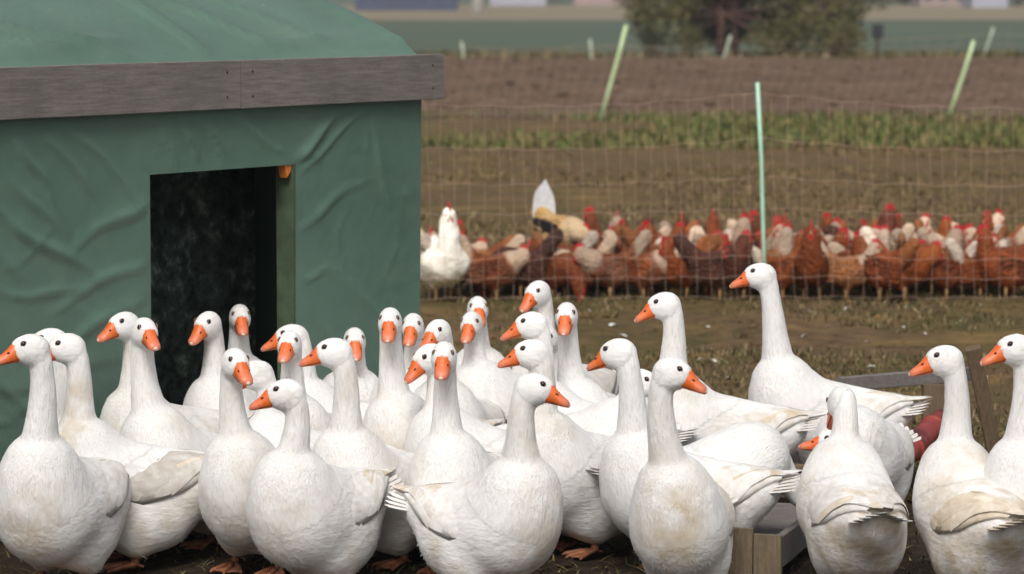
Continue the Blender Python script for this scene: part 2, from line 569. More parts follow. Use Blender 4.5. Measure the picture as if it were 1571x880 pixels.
NGOOSE = [0]
def goose(hx, hy, s, byaw, hyaw, label, ho=0.20, hp=-8, lat=0.0, stain=0.35, wing='white', fine=True, belly_dirt_shade=0.3, chest=0.0, rump=0.0, tilt=10, scale=1.0, h=0.0095, group="white geese crowding in front of the hut"):
    """one goose whose crown shows at photo pixel hx, hy at s px per metre; byaw, hyaw: where body and head face"""
    seed = NGOOSE[0]; NGOOSE[0] += 1
    gr = np.random.default_rng(100 + seed)
    crown = at_s(hx, hy, s)
    by = math.radians(byaw)
    fwd = np.array((math.cos(by), math.sin(by), 0)); lf = np.array((-math.sin(by), math.cos(by), 0))
    org = np.array((crown[0], crown[1], 0)) - fwd * ho - lf * lat
    root = empty("goose", org, by)
    tag(root, label, "goose", group)
    C = np.array((ho, lat, crown[2] - 0.0435))
    # head frame in goose coordinates
    ha = math.radians(hyaw - byaw)
    Hf = np.array((math.cos(ha) * math.cos(math.radians(hp)), math.sin(ha) * math.cos(math.radians(hp)), math.sin(math.radians(hp))))
    Hl = np.array((-math.sin(ha), math.cos(ha), 0))
    Hu = np.cross(Hf, Hl)
    HR = np.stack([Hf, Hl, Hu], 1)
    S = Shape()
    pit = rot('Y', -tilt)
    fat = 1 + gr.uniform(-.04, .05)
    BZ = -.035
    S.ell((0, 0, .290+ BZ), (.255, .150 * fat, .155), pit, .05)
    v1, v2 = gr.uniform(.92, 1.07), gr.uniform(.88, 1.14)
    S.ell((.130, 0, .300 + BZ + gr.uniform(-.012, .012)), (.135 * v1, .140 * fat, .150 * v1), None, .09)
    S.ell((-.20, 0, .315+ BZ), (.155, .105, .090), rot('Y', 12), .09)
    S.ell((-.09, 0, .402 + BZ), (.20, .062, .030), rot('Y', -3), .03, 2)
    S.ell((.035, 0, .398 + BZ), (.150, .085, .058), rot('Y', -16), .08, 2)
    for q in (-1, 1):
        S.ell((-.06 + q * .008, q * .055, .185 + BZ), (.135 * v2, .075 * v2, .090 * v2), rot('Y', 8), .07)
        S.ell((.005, q * .085, .185+ BZ), (.080, .050, .085), None, .05)
        S.cone((-.005, q * .085, .14), (-.012, q * .085, .075), .044, .026, .04)
    BS = .92 * gr.uniform(.93, 1.05)
    S.p = [(q_[0], q_[1] * BS, q_[2] * BS, (q_[3] if q_[0] == 'e' else tuple(k * BS for k in q_[3])), q_[4], q_[5]) for q_ in S.p]
    # neck
    N0 = BS * np.array((.155, 0, .365 + BZ))
    N3 = C - Hf * 0.024 - Hu * 0.014
    v = N3 - N0
    dist = np.linalg.norm(v)
    if v[2] > 0.12:
        P1 = N0 + np.array((0.045, 0.2 * v[1], 0.40 * dist))
        P2 = N3 - np.array((0, 0, 0.36 * dist)) - Hf * 0.035
    else:
        P1 = N0 + np.array((0.12, 0, 0.10))
        P2 = N3 - Hf * 0.10 + np.array((0, 0, 0.10))
    nn = 15
    NP = bez(N0, P1, P2, N3, nn)
    NR = np.interp(np.linspace(0, 1, nn), [0, .12, .3, .55, .8, 1.0], [.098, .082, .058, .0425, .0350, .0335]) * gr.uniform(.94, 1.07)
    for i in range(nn - 1):
        S.cone(NP[i], NP[i + 1], NR[i], NR[i + 1], .09 if i < 3 else .010, 1)
    # head: skull, cheeks, forehead towards the bill
    S.ell(C + Hf * .000, (.055, .0375, .0425), HR, .02, 1)
    S.ell(C + Hf * .006 - Hu * .022, (.040, .0365, .031), HR, .02, 1)
    S.ell(C + Hf * .034 - Hu * .006, (.025, .0275, .031), HR, .02, 1)
    V, Fc = S.mesh(h, 1)
    nrm = vnormals(V, Fc)
    # straightened feather-flow coordinates
    d = np.linalg.norm(V[:, None, :] - NP[None], axis=2) - NR[None] * 0.6
    j = np.argmin(d, 1)
    T = np.gradient(NP, axis=0); T /= np.linalg.norm(T, axis=1)[:, None]
    al = np.concatenate([[0], np.cumsum(np.linalg.norm(np.diff(NP, axis=0), axis=1))])
    ht = np.linalg.norm(V - C, axis=1)
    nk = sstep(0.27, 0.39, V[:, 2] + 0.6 * (V[:, 0] - .1)) * sstep(-.002, .05, S.eval(V, (0,))) * sstep(0.055, 0.085, ht)
    rel = V - NP[j]
    along = al[j] + np.einsum('ij,ij->i', rel, T[j])
    X_ = np.cross(np.array((0, 1.0, 0)), T[j]); X_ /= np.linalg.norm(X_, axis=1)[:, None] + 1e-9
    flow_n = np.stack([rel[:, 1], np.einsum('ij,ij->i', rel, X_), along], 1)
    flow_b = np.stack([V[:, 1], V[:, 2], V[:, 0]], 1)
    flow = np.where(nk[:, None] > 0.02, flow_n, flow_b) + seed * 3.1
    # soft lumps of the plumage
    V = V + nrm * ((fbm(V + seed * 7, 9, 2) * 0.0035) * (1 - nk) * sstep(.05, .1, ht))[:, None]
    ridge = noise(np.stack([flow[:, 0] * 1.0, flow[:, 1] * 1.0, flow[:, 2] * 0.13], 1), 75)
    V = V + nrm * (ridge * 0.0021 * nk)[:, None]
    sn = fbm(V + seed * 5.3, 6, 3)
    st = stain * sstep(-0.1, 0.7, sn)
    st = st + belly_dirt_shade * sstep(.30, .12, V[:, 2] + .10 * sn) * sstep(-.5, .3, sn)  # real underside dirt, plus beige shading of lower bodies put into the colour
    if chest:
        cd = np.linalg.norm((V - np.array((.23, .01, .26 + .02 * (seed % 3)))) * (1, 1.2, .8), axis=1)
        st = st + chest * sstep(.17, .04, cd + .05 * sn)
    if rump:
        cd = np.linalg.norm((V - np.array((-.28, 0, .25))) * (.7, 1.0, .9), axis=1)
        st = st + rump * sstep(.20, .06, cd + .06 * sn)
    st = st * sstep(.05, .09, ht) + 0.05
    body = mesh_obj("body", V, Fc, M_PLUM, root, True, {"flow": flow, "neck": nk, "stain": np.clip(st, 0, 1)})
    # bill, eyes
    M4 = Matrix([(*map(float, HR[i]), float(k)) for i, k in zip(range(3), C + Hf * .044 - Hu * .009)] + [(0, 0, 0, 1)]) @ Matrix.Diagonal((.88, .99, 1.16, 1))
    bl = link("bill", ME_BILL, root); bl.matrix_local = M4 @ Matrix.Rotation(math.radians(9), 4, 'Y')
    for nm, me in (("lower_mandible", ME_LOWER), ("mouth_line", ME_SLIT), ("bill_nail", ME_NAIL), ("nostril", ME_NOST)):
        link(nm, me, bl)
    link("nostril", ME_NOST, bl).location = (0, -.037, 0)
    for q in (-1, 1):
        e = link("eye", ME_EYE, root)
        p = C + Hf * .026 + Hl * (q * .033) + Hu * .017
        for _ in range(3):
            p = p - Hl * q * float(S.eval(p[None])[0]) * 0.9
        e.location = tuple(map(float, p - Hl * q * 0.0048))
        lid = link("eye_ring", ME_LID, e)
        lid.rotation_euler = (0, 0, ha)
        lid.location = tuple(map(float, Hl * q * 0.0038))
    # legs
    for q in (-1, 1):
        lg = link("leg", ME_LEG, root)
        st_ = gr.uniform(-.035, .035)
        lg.location = (-0.005 + st_, q * .079, 0)
        link("foot", ME_FOOT, lg)
    # wings
    mfe = {'white': M_FEA, 'tan': M_FEAT, 'grey': M_FEAG}[wing]
    nu, nv = 15, 9
    def wing_grid(q):
        us = np.linspace(0, 1.0, nu)
        ths = np.zeros((nu, nv))
        axp = np.zeros((nu, 3))
        for i, u in enumerate(us):
            axp[i] = np.array((0.155 - 0.50 * u, 0, BZ + 0.300 + 0.050 * u)) * BS
            up = 13 - 21 * u
            lo_ = np.interp(u, [0, .12, .35, .65, .85, 1.0], [62, 88, 108, 100, 80, 58])
            ths[i] = np.radians(np.linspace(up, lo_, nv))
        dirs = np.stack([np.zeros_like(ths), q * np.sin(ths), np.cos(ths)], -1)
        r = np.full((nu, nv), 0.10)
        b = np.zeros((nu, nv, 3)) + axp[:, None, :]
        for _ in range(14):
            r -= 0.85 * S.eval(b + dirs * r[..., None], (0,))
        r = np.clip(r, 0.012, 0.24)
        k = int(nu * 0.82)
        for i in range(k + 1, nu):
            f = (us[i] - us[k]) / (1 - us[k])
            r[i] = np.maximum(r[k] * (1 - 0.45 * f), 0.0)
        # relax to a smooth sheet
        for _ in range(4):
            r[1:-1] = .5 * r[1:-1] + .25 * (r[:-2] + r[2:])
        return us, ths, axp, dirs, r
    for q in (-1, 1):
        us, ths, axp, dirs, r = wing_grid(q)
        off = np.zeros((nu, nv))
        for i in range(nu):
            for kk in range(nv):
                a, b_ = i / (nu - 1), kk / (nv - 1)
                off[i, kk] = -0.006 + 0.015 * sstep(0.05, .60, a) * sstep(0, .25, b_) * (0.75 + 0.25 * math.sin(a * 3.1))
        def W(u, vv, o=0.0):
            a = np.clip(u, 0, 1) * (nu - 1); b_ = np.clip(vv, 0, 1) * (nv - 1)
            i = min(int(a), nu - 2); kk = min(int(b_), nv - 2)
            fa, fb = a - i, b_ - kk
            def L(A): return (A[i, kk] * (1 - fa) * (1 - fb) + A[i + 1, kk] * fa * (1 - fb) + A[i, kk + 1] * (1 - fa) * fb + A[i + 1, kk + 1] * fa * fb)
            dd = L(dirs); dd = dd / np.linalg.norm(dd)
            ex = max(u - 1, 0)
            base = axp[i] * (1 - fa) + axp[i + 1] * fa + np.array((-0.50 * ex, 0, 0.02 * ex))
            return base + dd * (L(r) + L(off) + o), dd
        vs = []
        for i in range(nu):
            for kk in range(nv):
                vs.append(axp[i] + dirs[i, kk] * (r[i, kk] + off[i, kk]))
            vs.append(axp[i] + dirs[i, -1] * (r[i, -1] - 0.010))
        nw = nv + 1
        fs = []
        for i in range(nu - 1):
            for kk in range(nw - 1):
                a = i * nw + kk
                f4 = (a, a + 1, a + nw + 1, a + nw)
                fs.append(f4 if q < 0 else f4[::-1])
        uv = [(i / nu, k / nw, 0) for i in range(nu) for k in range(nw)]
        # covert feathers lie on the wing in rows, overlapping towards the tail
        def strip(u0, u1, v0, v1, width, lift0, lift1, m=6, tip=.4):
            P_, Sd, Nn = [], [], []
            for t in np.linspace(0, 1, m):
                u_, v_ = u0 + (u1 - u0) * t, v0 + (v1 - v0) * t
                p, n_ = W(u_, v_, lift0 + (lift1 - lift0) * t)
                p2, _ = W(u_, v_ + 0.04, lift0 + (lift1 - lift0) * t)
                sd = p2 - p; sd /= np.linalg.norm(sd) + 1e-9
                P_.append(p); Sd.append(sd * (1 if q > 0 else -1)); Nn.append(n_)
            return feather_strip(np.array(P_), np.array(Sd), np.array(Nn), width, tip=tip)
        cv_v, cv_f, cv_uv = list(vs), list(fs), list(uv)
        for row, (u0, ln, cnt, wd) in enumerate(((.10, .14, 8, .017), (.20, .16, 8, .019), (.31, .18, 7, .021), (.43, .20, 6, .023))):
            for c_ in range(cnt):
                v_ = 0.16 + 0.80 * (c_ + .5 * (row % 2)) / cnt + gr.uniform(-.015, .015)
                if v_ > .97: continue
                a_, b_, u_ = strip(u0 + gr.uniform(-.012, .012), u0 + ln, v_, v_ - .03 * (v_ - .3), wd * gr.uniform(.9, 1.1), .0008, .0012 + .0045 * u0 + .0008 * gr.random(), 5)
                o_ = len(cv_v); cv_v += a_; cv_f += [tuple(o_ + i for i in f) for f in b_]; cv_uv += u_
        wg = mesh_obj("wing", cv_v, cv_f, mfe, root, True, {"fuv": cv_uv})
        if fine:
            nf = 8
            for c_ in range(nf):
                v_ = 0.24 + 0.70 * c_ / (nf - 1)
                u0 = .54 + .02 * math.sin(c_ * 2.1)
                u1 = np.interp(v_, [.1, .35, .6, .95], [1.02, 1.16, 1.06, .82]) + gr.uniform(-.02, .02)
                v1 = v_ + (0.42 - v_) * np.interp(v_, [.1, .95], [.3, .62])
                a_, b_, u_ = strip(u0, u1, v_, v1, .0195 * gr.uniform(.92, 1.1), .0012 + .0003 * c_, .002 + .0005 * c_ + gr.uniform(0, .003), 8, .28)
                mesh_obj("flight_feather", a_, b_, mfe if gr.random() < .85 else M_FEAT, wg, True, {"fuv": u_})
    # tail fan
    tv, tf, tu = [], [], []
    for c_ in range(9):
        a = math.radians((c_ - 4) * 5.5)
        L = 0.17 - 0.012 * abs(c_ - 4)
        p0 = BS * np.array((-.255, 0, .345 + BZ)) + np.array((0, (c_ - 4) * -.011, -.003 * abs(c_ - 4)))
        dr = np.array((-math.cos(a), -math.sin(a), .18 - .03 * abs(c_ - 4) * .6)); dr /= np.linalg.norm(dr)
        pts = np.array([p0 + dr * L * t for t in np.linspace(0, 1, 6)])
        sd = np.cross(np.array((0, 0, 1.0)), dr); sd /= np.linalg.norm(sd)
        nn_ = np.cross(dr, sd)
        a_, b_, u_ = feather_strip(pts, np.repeat(sd[None], 6, 0), np.repeat(nn_[None], 6, 0) + 0, .025, tip=.45)
        a_ = [p + np.array((0, 0, .002 * (4 - abs(c_ - 4)))) for p in a_]
        o_ = len(tv); tv += a_; tf += [tuple(o_ + i for i in f) for f in b_]; tu += u_
    mesh_obj("tail", tv, tf, mfe if wing != 'grey' else M_FEA, root, True, {"fuv": tu})
    # down: fine barbs lying along the plumage, they soften the outline
    ok = np.where((ht > .075) & (V[:, 2] > .05))[0]
    pick = gr.choice(ok, 1500 if fine else 500, replace=False)
    p, n_ = V[pick], nrm[pick]
    kk = nk[pick] > .3
    g = np.where(kk[:, None], np.array([[-.2, 0, -1.0]]), np.array([[-1.0, 0, -.45]])) + gr.normal(0, .3, (len(pick), 3))
    g = g - n_ * np.einsum('ij,ij->i', g, n_)[:, None]
    g /= np.linalg.norm(g, axis=1)[:, None] + 1e-6
    sdv = np.cross(n_, g)
    L = ((.014 + .022 * gr.random(len(pick))) * np.where(kk, .6, 1) * np.where(p[:, 2] < .2, 1.3, 1))[:, None]
    lf_ = (.0003 + .0022 * gr.random(len(pick)) ** 3)[:, None]
    w_ = (.0010 + .0010 * gr.random(len(pick)))[:, None]
    a0 = p - n_ * .0012
    fv = np.stack([a0 - sdv * w_ * .6, a0 + sdv * w_ * .6, a0 + g * L * .6 + sdv * w_ + n_ * lf_ * .6, a0 + g * L * .6 - sdv * w_ + n_ * lf_ * .6, a0 + g * L + n_ * lf_], 1).reshape(-1, 3)
    b0 = np.arange(len(pick)) * 5
    ff = [(i, i + 1, i + 2, i + 3) for i in b0] + [(i + 3, i + 2, i + 4) for i in b0]
    fu = np.repeat(pick, 5)
    tag(mesh_obj("down", fv, ff, M_PLUM, root, True, {"flow": flow[fu], "neck": nk[fu] * 0, "stain": np.clip(st, 0, 1)[fu]}), kind="stuff")
    return root
# ------------------------------------------------------------------ ground, fields
def Yof(y): return ground(CX, y)[1]          # distance of a ground row seen at photo row y

def zone_mat(name, stops_fn, bscale, bstr, bdist, rough=0.95, sat=1.0, val=1.0):
    m, nt, bs = new_mat(name)
    col, hgt = stops_fn(nt)
    col = hsv(nt, col, sat, val)
    nt.links.new(col, bs.inputs["Base Color"])
    bs.inputs["Roughness"].default_value = rough
    bs.inputs["Specular IOR Level"].default_value = 0.2
    bump(nt, bs, hgt, bstr, bdist)
    return m

def meadow_nodes(nt):
    co = coords(nt)
    n1 = noise_n(nt, co, 0.9, 7, 0.70)
    n2 = noise_n(nt, co, 9, 6, 0.7)
    n3 = noise_n(nt, co, 55, 4, 0.7)
    soil = ramp(nt, n2, [(0.3, (0.088, 0.060, 0.039)), (0.52, (0.205, 0.142, 0.090)), (0.75, (0.33, 0.235, 0.145))])
    grass = ramp(nt, n2, [(0.3, (0.075, 0.072, 0.034)), (0.55, (0.170, 0.132, 0.068)), (0.78, (0.28, 0.21, 0.125))])
    c = mix(nt, ramp(nt, n1, [(0.43, (0, 0, 0)), (0.56, (1, 1, 1))]), soil, grass)
    c = mix(nt, ramp(nt, noise_n(nt, coords(nt, (0.5, 1, 1)), 1.7, 6, 0.7), [(0.52, (0, 0, 0)), (0.66, (0.8, 0.8, 0.8))]), c, (0.36, 0.25, 0.135))
    fleck = ramp(nt, n3, [(0.60, (0, 0, 0)), (0.72, (1, 1, 1))])
    c = mix(nt, math_n(nt, 'MULTIPLY', fleck, 0.5), c, (0.24, 0.19, 0.12))
    # trampled wet mud close to the geese: the ground itself is bare there
    tc = nt.nodes.new("ShaderNodeTexCoord"); sp = nt.nodes.new("ShaderNodeSeparateXYZ")
    nt.links.new(tc.outputs["Object"], sp.inputs[0])
    yy = math_n(nt, 'ADD', sp.outputs["Y"], math_n(nt, 'MULTIPLY', n1, 2.2))
    mud = ramp(nt, n2, [(0.3, (0.022, 0.016, 0.011)), (0.55, (0.050, 0.036, 0.025)), (0.75, (0.10, 0.075, 0.05))])
    mr = nt.nodes.new("ShaderNodeMapRange")
    mr.inputs["From Min"].default_value = 10.9; mr.inputs["From Max"].default_value = 12.4
    nt.links.new(yy, mr.inputs["Value"])
    c = mix(nt, mr.outputs[0], mud, c)
    return c, math_n(nt, 'ADD', n2, math_n(nt, 'MULTIPLY', n3, 0.5))
M_MEADOW = zone_mat("meadow_ground", meadow_nodes, 1, 0.9, 0.05, sat=1.22, val=0.78)

def plough_nodes(nt):
    co = coords(nt, (0.35, 1, 1))
    n1 = noise_n(nt, co, 0.9, 5, 0.65); n2 = noise_n(nt, coords(nt), 7, 5, 0.7)
    c = ramp(nt, math_n(nt, 'ADD', math_n(nt, 'MULTIPLY', n1, 0.6), math_n(nt, 'MULTIPLY', n2, 0.4)), [(0.32, (0.088, 0.060, 0.042)), (0.5, (0.150, 0.104, 0.074)), (0.68, (0.22, 0.158, 0.114))])
    return c, n2
M_PLOUGH = zone_mat("ploughed_soil", plough_nodes, 1, 0.8, 0.12, sat=1.1, val=0.88)

def crop_nodes(nt):
    co = coords(nt, (0.25, 1, 1))
    n1 = noise_n(nt, co, 0.12, 4, 0.6); n2 = noise_n(nt, co, 2.5, 4, 0.6)
    c = ramp(nt, math_n(nt, 'ADD', math_n(nt, 'MULTIPLY', n1, 0.7), math_n(nt, 'MULTIPLY', n2, 0.3)), [(0.3, (0.060, 0.080, 0.052)), (0.55, (0.078, 0.104, 0.070)), (0.75, (0.105, 0.120, 0.080))])
    return c, n2
M_CROP = zone_mat("winter_crop", crop_nodes, 1, 0.5, 0.1)
def tan_nodes(nt):
    n1 = noise_n(nt, coords(nt, (0.1, 1, 1)), 0.25, 4, 0.6)
    return ramp(nt, n1, [(0.3, (0.13, 0.125, 0.075)), (0.55, (0.24, 0.19, 0.125)), (0.75, (0.16, 0.15, 0.09))]), n1
M_TAN = zone_mat("stubble", tan_nodes, 1, 0.3, 0.1)

def sheet(name, ys, xs_fn, nx, zfn, mat):
    V, F = [], []
    for Y in ys:
        x0, x1 = xs_fn(Y)
        for i in range(nx):
            V.append((x0 + (x1 - x0) * i / (nx - 1), Y, 0))
    V = np.array(V, float)
    V[:, 2] = zfn(V)
    for j in range(len(ys) - 1):
        for i in range(nx - 1):
            a = j * nx + i
            F.append((a, a + 1, a + nx + 1, a + nx))
    return tag(mesh_obj(name, V, F, mat), kind="structure")

def z_ground(V):
    k = sstep(60, 25, V[:, 1])
    P = V * (1, 1, 0)
    return (fbm(P + 3.3, 1.3, 2) * 0.018 + fbm(P + 9, 7, 2) * 0.012 * sstep(26, 16, V[:, 1])) * k - 0.012 * k
ys = list(np.arange(5, 8.4, 0.4)) + list(np.arange(8.4, 13, 0.05)) + list(np.arange(13, 20, 0.09)) + list(np.arange(20, 44, 0.35)) + [50, 60, 80, 120, 200, 400, 900, 2500]
sheet("ground", ys, lambda Y: (-0.24 * Y - 3, 0.24 * Y + 3) if Y < 60 else (-0.8 * Y, 0.8 * Y), 90, z_ground, M_MEADOW)

Y_STRIP0, Y_STRIP1, Y_PL1 = Yof(224), Yof(180), Yof(93)
def z_plough(V):
    e = sstep(Y_STRIP1 - .2, Y_STRIP1 + 1.5, V[:, 1]) * sstep(Y_PL1 + .3, Y_PL1 - 2, V[:, 1])
    return 0.012 + e * (0.07 + 0.035 * np.sin(V[:, 1] * 2 * math.pi / 0.75 + 0.6 * noise(V * (.3, .3, 0), 1.0)) + 0.05 * fbm(V * (1, 1, 0), 2.2, 2))
sheet("ploughed_field", list(np.arange(Y_STRIP1 - .2, Y_PL1 + .5, 0.19)), lambda Y: (-0.26 * Y - 3, 0.26 * Y + 3), 120, z_plough, M_PLOUGH)
def flat(z): return lambda V: np.full(len(V), z)
sheet("crop_field", [Y_PL1 + .4, 90, 120, 160, Yof(32)], lambda Y: (-0.7 * Y, 0.7 * Y), 8, flat(0.03), M_CROP)
sheet("stubble_strip", [Yof(32), 220, Yof(18), 300], lambda Y: (-0.7 * Y, 0.7 * Y), 8, flat(0.045), M_TAN)
sheet("far_field", [300, 340, 420, 600, 1000, 2000], lambda Y: (-0.7 * Y, 0.7 * Y), 8, flat(0.06), M_CROP)

# ------------------------------------------------------------------ grass and litter on the ground (nobody could count it)
def blade_mat(name, stops):
    m, nt, bs = new_mat(name)
    g = nt.nodes.new("ShaderNodeNewGeometry")
    nt.links.new(hsv(nt, ramp(nt, g.outputs["Random Per Island"], stops), 1.15, 0.88), bs.inputs["Base Color"])
    bs.inputs["Roughness"].default_value = 0.8
    bs.inputs["Specular IOR Level"].default_value = 0.2
    return m
M_BLADE = blade_mat("short_grass", [(0.0, (0.045, 0.052, 0.022)), (0.3, (0.085, 0.088, 0.036)), (0.55, (0.15, 0.125, 0.062)), (0.8, (0.24, 0.19, 0.11)), (1.0, (0.36, 0.29, 0.18))])
M_MEADB = blade_mat("meadow_blade", [(0.0, (0.095, 0.070, 0.038)), (0.4, (0.19, 0.135, 0.074)), (0.7, (0.28, 0.20, 0.11)), (0.85, (0.12, 0.12, 0.055)), (1.0, (0.36, 0.275, 0.165))])
M_STRIP = blade_mat("lush_grass", [(0.0, (0.050, 0.070, 0.026)), (0.35, (0.11, 0.14, 0.050)), (0.65, (0.175, 0.18, 0.074)), (1.0, (0.32, 0.25, 0.14))])

def in_hut(x, y): return False
def blades(name, n, Y0, Y1, xr, hgt, wid, mat, lean, label, patch=0.0, pscale=1.2):
    Y = Y0 + (Y1 - Y0) * rng.random(n)
    X = np.array([xr(y_) for y_ in Y]); X = X[:, 0] + (X[:, 1] - X[:, 0]) * rng.random(n)
    P = np.stack([X, Y, np.zeros(n)], 1)
    if patch:
        keep = fbm(P, pscale, 3) + rng.normal(0, .25, n) > patch
        P = P[keep]; n = len(P)
    P[:, 2] = z_ground(P) - 0.004
    a = rng.random(n) * 2 * math.pi
    h = hgt * (0.4 + 0.9 * rng.random(n)); w = wid * (0.6 + 0.8 * rng.random(n))
    ld = np.stack([np.cos(a), np.sin(a), np.zeros(n)], 1); sd = np.stack([-np.sin(a), np.cos(a), np.zeros(n)], 1)
    ln = (lean * (0.3 + 1.2 * rng.random(n)) * h)[:, None]
    V = np.stack([P - sd * w[:, None], P + sd * w[:, None],
                  P + ld * ln * .4 + sd * w[:, None] * .8 + np.array((0, 0, 1)) * (h * .6)[:, None], P + ld * ln * .4 - sd * w[:, None] * .8 + np.array((0, 0, 1)) * (h * .6)[:, None],
                  P + ld * ln + np.array((0, 0, 1)) * h[:, None]], 1).reshape(-1, 3)
    b = np.arange(n) * 5
    F = [(i, i + 1, i + 2, i + 3) for i in b] + [(i + 3, i + 2, i + 4) for i in b]
    return tag(mesh_obj(name, V, F, mat), label, "grass", kind="stuff")
full = lambda Y: (-0.185 * Y - .3, 0.185 * Y + .4)
right = lambda Y: (-0.05 * Y, 0.185 * Y + .4)
blades("grass", 42000, 10.8, 20, right, 0.035, 0.0028, M_BLADE, 1.3, "short trampled brown-green grass on the ground behind the geese", 0.02, 0.9)
blades("straw_litter", 9000, 8.6, 12.5, full, 0.022, 0.0030, M_BLADE, 2.6, "bits of straw and dry grass trodden into the mud", 0.0)
blades("meadow_grass", 24000, 19.5, Y_STRIP0 + 1, right, 0.045, 0.006, M_MEADB, 1.3, "rough dry meadow grass behind the hens", 0.05, 0.45)
blades("grass_strip", 17000, Y_STRIP0 - .5, Y_STRIP1 + .6, right, 0.10, 0.013, M_STRIP, 0.7, "strip of lush green grass along the ploughed field", 0.10, 0.30)
blades("field_edge_grass", 5000, Y_PL1 - 1.0, Y_PL1 + 2.0, right, 0.24, 0.03, M_BLADE, 0.6, "dry pale grass at the far edge of the ploughed field", -0.2, 0.2)

# clods on the meadow and plough: one lumpy scatter
def clods(name, n, Y0, Y1, xr, size, mat, label):
    mb = MB()
    for _ in range(n):
        Y = Y0 + (Y1 - Y0) * rng.random(); x0, x1 = xr(Y); X = x0 + (x1 - x0) * rng.random()
        r = size * (0.4 + rng.random() ** 2)
        z = float(z_ground(np.array([(X, Y, 0)]))[0])
        if Y > Y_STRIP1: z = float(z_plough(np.array([(X, Y, 0)]))[0])
        k = rng.uniform(.6, 1.2, 3) * r; k[2] *= .6
        o = len(mb.v)
        mb.ball((X, Y, z + k[2] * .2), k, 6, 4, rot('Z', rng.random() * 90))
        for i in range(o, len(mb.v)):
            v = np.array(mb.v[i]); mb.v[i] = tuple(v + (rng.random(3) - .5) * r * .35)
    return tag(mb.build(name, mat, None, False), label, "soil", kind="stuff")
clods("mud_clods", 900, 8.7, 12.5, full, 0.022, M_MEADOW, "small lumps of trodden mud around the geese")
clods("meadow_clods", 500, 12.5, 30, right, 0.035, M_MEADOW, "lumps of soil among the short grass")
clods("plough_clods", 1500, Y_STRIP1 + .5, Y_PL1 - 1, right, 0.09, M_PLOUGH, "clods of turned soil on the ploughed field")

# ------------------------------------------------------------------ the hut
def tarp_mat(name):
    m, nt, bs = new_mat(name)
    co = coords(nt)
    n1 = noise_n(nt, co, 1.6, 5, 0.6); n2 = noise_n(nt, co, 40, 3, 0.6)
    c = ramp(nt, n1, [(0.3, (0.076, 0.136, 0.104)), (0.55, (0.094, 0.163, 0.126)), (0.78, (0.115, 0.188, 0.148))])
    dust = ramp(nt, noise_n(nt, co, 5, 6, 0.75), [(0.52, (0, 0, 0)), (0.80, (1, 1, 1))])
    c = mix(nt, math_n(nt, 'MULTIPLY', dust, 0.35), c, (0.17, 0.20, 0.16))
    drop = ramp(nt, noise_n(nt, co, 28, 1, 0.3), [(0.815, (0, 0, 0)), (0.83, (1, 1, 1))])
    c = mix(nt, math_n(nt, 'MULTIPLY', drop, 0.7), c, (0.6, 0.6, 0.55))
    nt.links.new(c, bs.inputs["Base Color"])
    bs.inputs["Roughness"].default_value = 0.42
    bs.inputs["Specular IOR Level"].default_value = 0.45
    b = bump(nt, bs, noise_n(nt, co, 13, 5, 0.6), 0.22, 0.02)
    wv = nt.nodes.new("ShaderNodeTexWave"); wv.inputs["Scale"].default_value = 120; nt.links.new(co, wv.inputs[0])
    bump(nt, bs, n2, 0.12, 0.003, b)
    return m
M_TARP = tarp_mat("green_tarpaulin")
def wood_mat(name, dark, mid, light, stretch):
    m, nt, bs = new_mat(name)
    co = coords(nt, stretch)
    n1 = noise_n(nt, co, 6, 6, 0.65); n2 = noise_n(nt, co, 40, 4, 0.7); n3 = noise_n(nt, coords(nt), 5, 4)
    f = math_n(nt, 'ADD', math_n(nt, 'MULTIPLY', n1, 0.55), math_n(nt, 'MULTIPLY', n2, 0.45))
    c = ramp(nt, f, [(0.3, dark), (0.5, mid), (0.7, light)])
    c = mix(nt, ramp(nt, n3, [(0.45, (0, 0, 0)), (0.8, (0.5, 0.5, 0.5))]), c, dark)
    nt.links.new(c, bs.inputs["Base Color"])
    bs.inputs["Roughness"].default_value = 0.85
    bump(nt, bs, f, 0.5, 0.006)
    return m
M_GREYWOOD = wood_mat("weathered_board", (0.088, 0.078, 0.070), (0.170, 0.152, 0.142), (0.27, 0.245, 0.232), (1.4, 16, 16))
M_BROWNWOOD = wood_mat("brown_wood", (0.060, 0.040, 0.024), (0.13, 0.090, 0.052), (0.22, 0.16, 0.095), (18, 18, 1.6))
M_OLIVE = simple_mat("olive_jamb", (0.058, 0.085, 0.050), 0.7, 0.25, 20, 0.2)
M_ORANGE = simple_mat("orange_plastic", (0.55, 0.17, 0.03), 0.5, 0.2, 40, 0.1)

BL, BR = ground(10, 828), ground(643, 702)
wdir = BR - BL; WL = np.linalg.norm(wdir); wdir /= WL
wnor = np.array((wdir[1], -wdir[0], 0))             # towards the camera side
if wnor[1] > 0: wnor = -wnor
back = -wnor
EAVE = 1.425
Hroot = empty("tarpaulin_hut", (BL + BR) / 2, math.atan2(wdir[1], wdir[0]))
tag(Hroot, "green tarpaulin poultry hut with a grey timber eave board and dark doorway", "hut")
HM = np.array(Hroot.matrix_basis.inverted() if False else Matrix.Translation(Vector((BL + BR) / 2)) @ Matrix.Rotation(math.atan2(wdir[1], wdir[0]), 4, 'Z'))
HI = np.linalg.inv(HM)
def toH(P):
    P = np.asarray(P, float); return P @ HI[:3, :3].T + HI[:3, 3]
def wall_pt(u, w, d=0.0):
    """u metres along the front wall from BL, w height, d outwards"""
    lean = 0.022 * w / EAVE * (u / WL)
    return BL + wdir * (u + lean) + np.array((0, 0, 1.0)) * w + wnor * d
def wall_uv(x, y):
    """photo pixel -> (u, w) on the front wall plane"""
    dr = ray(x, y)
    t = ((BL - CAM) @ wnor) / (dr @ wnor)
    p = CAM + dr * t - BL
    return p @ wdir, p[2]
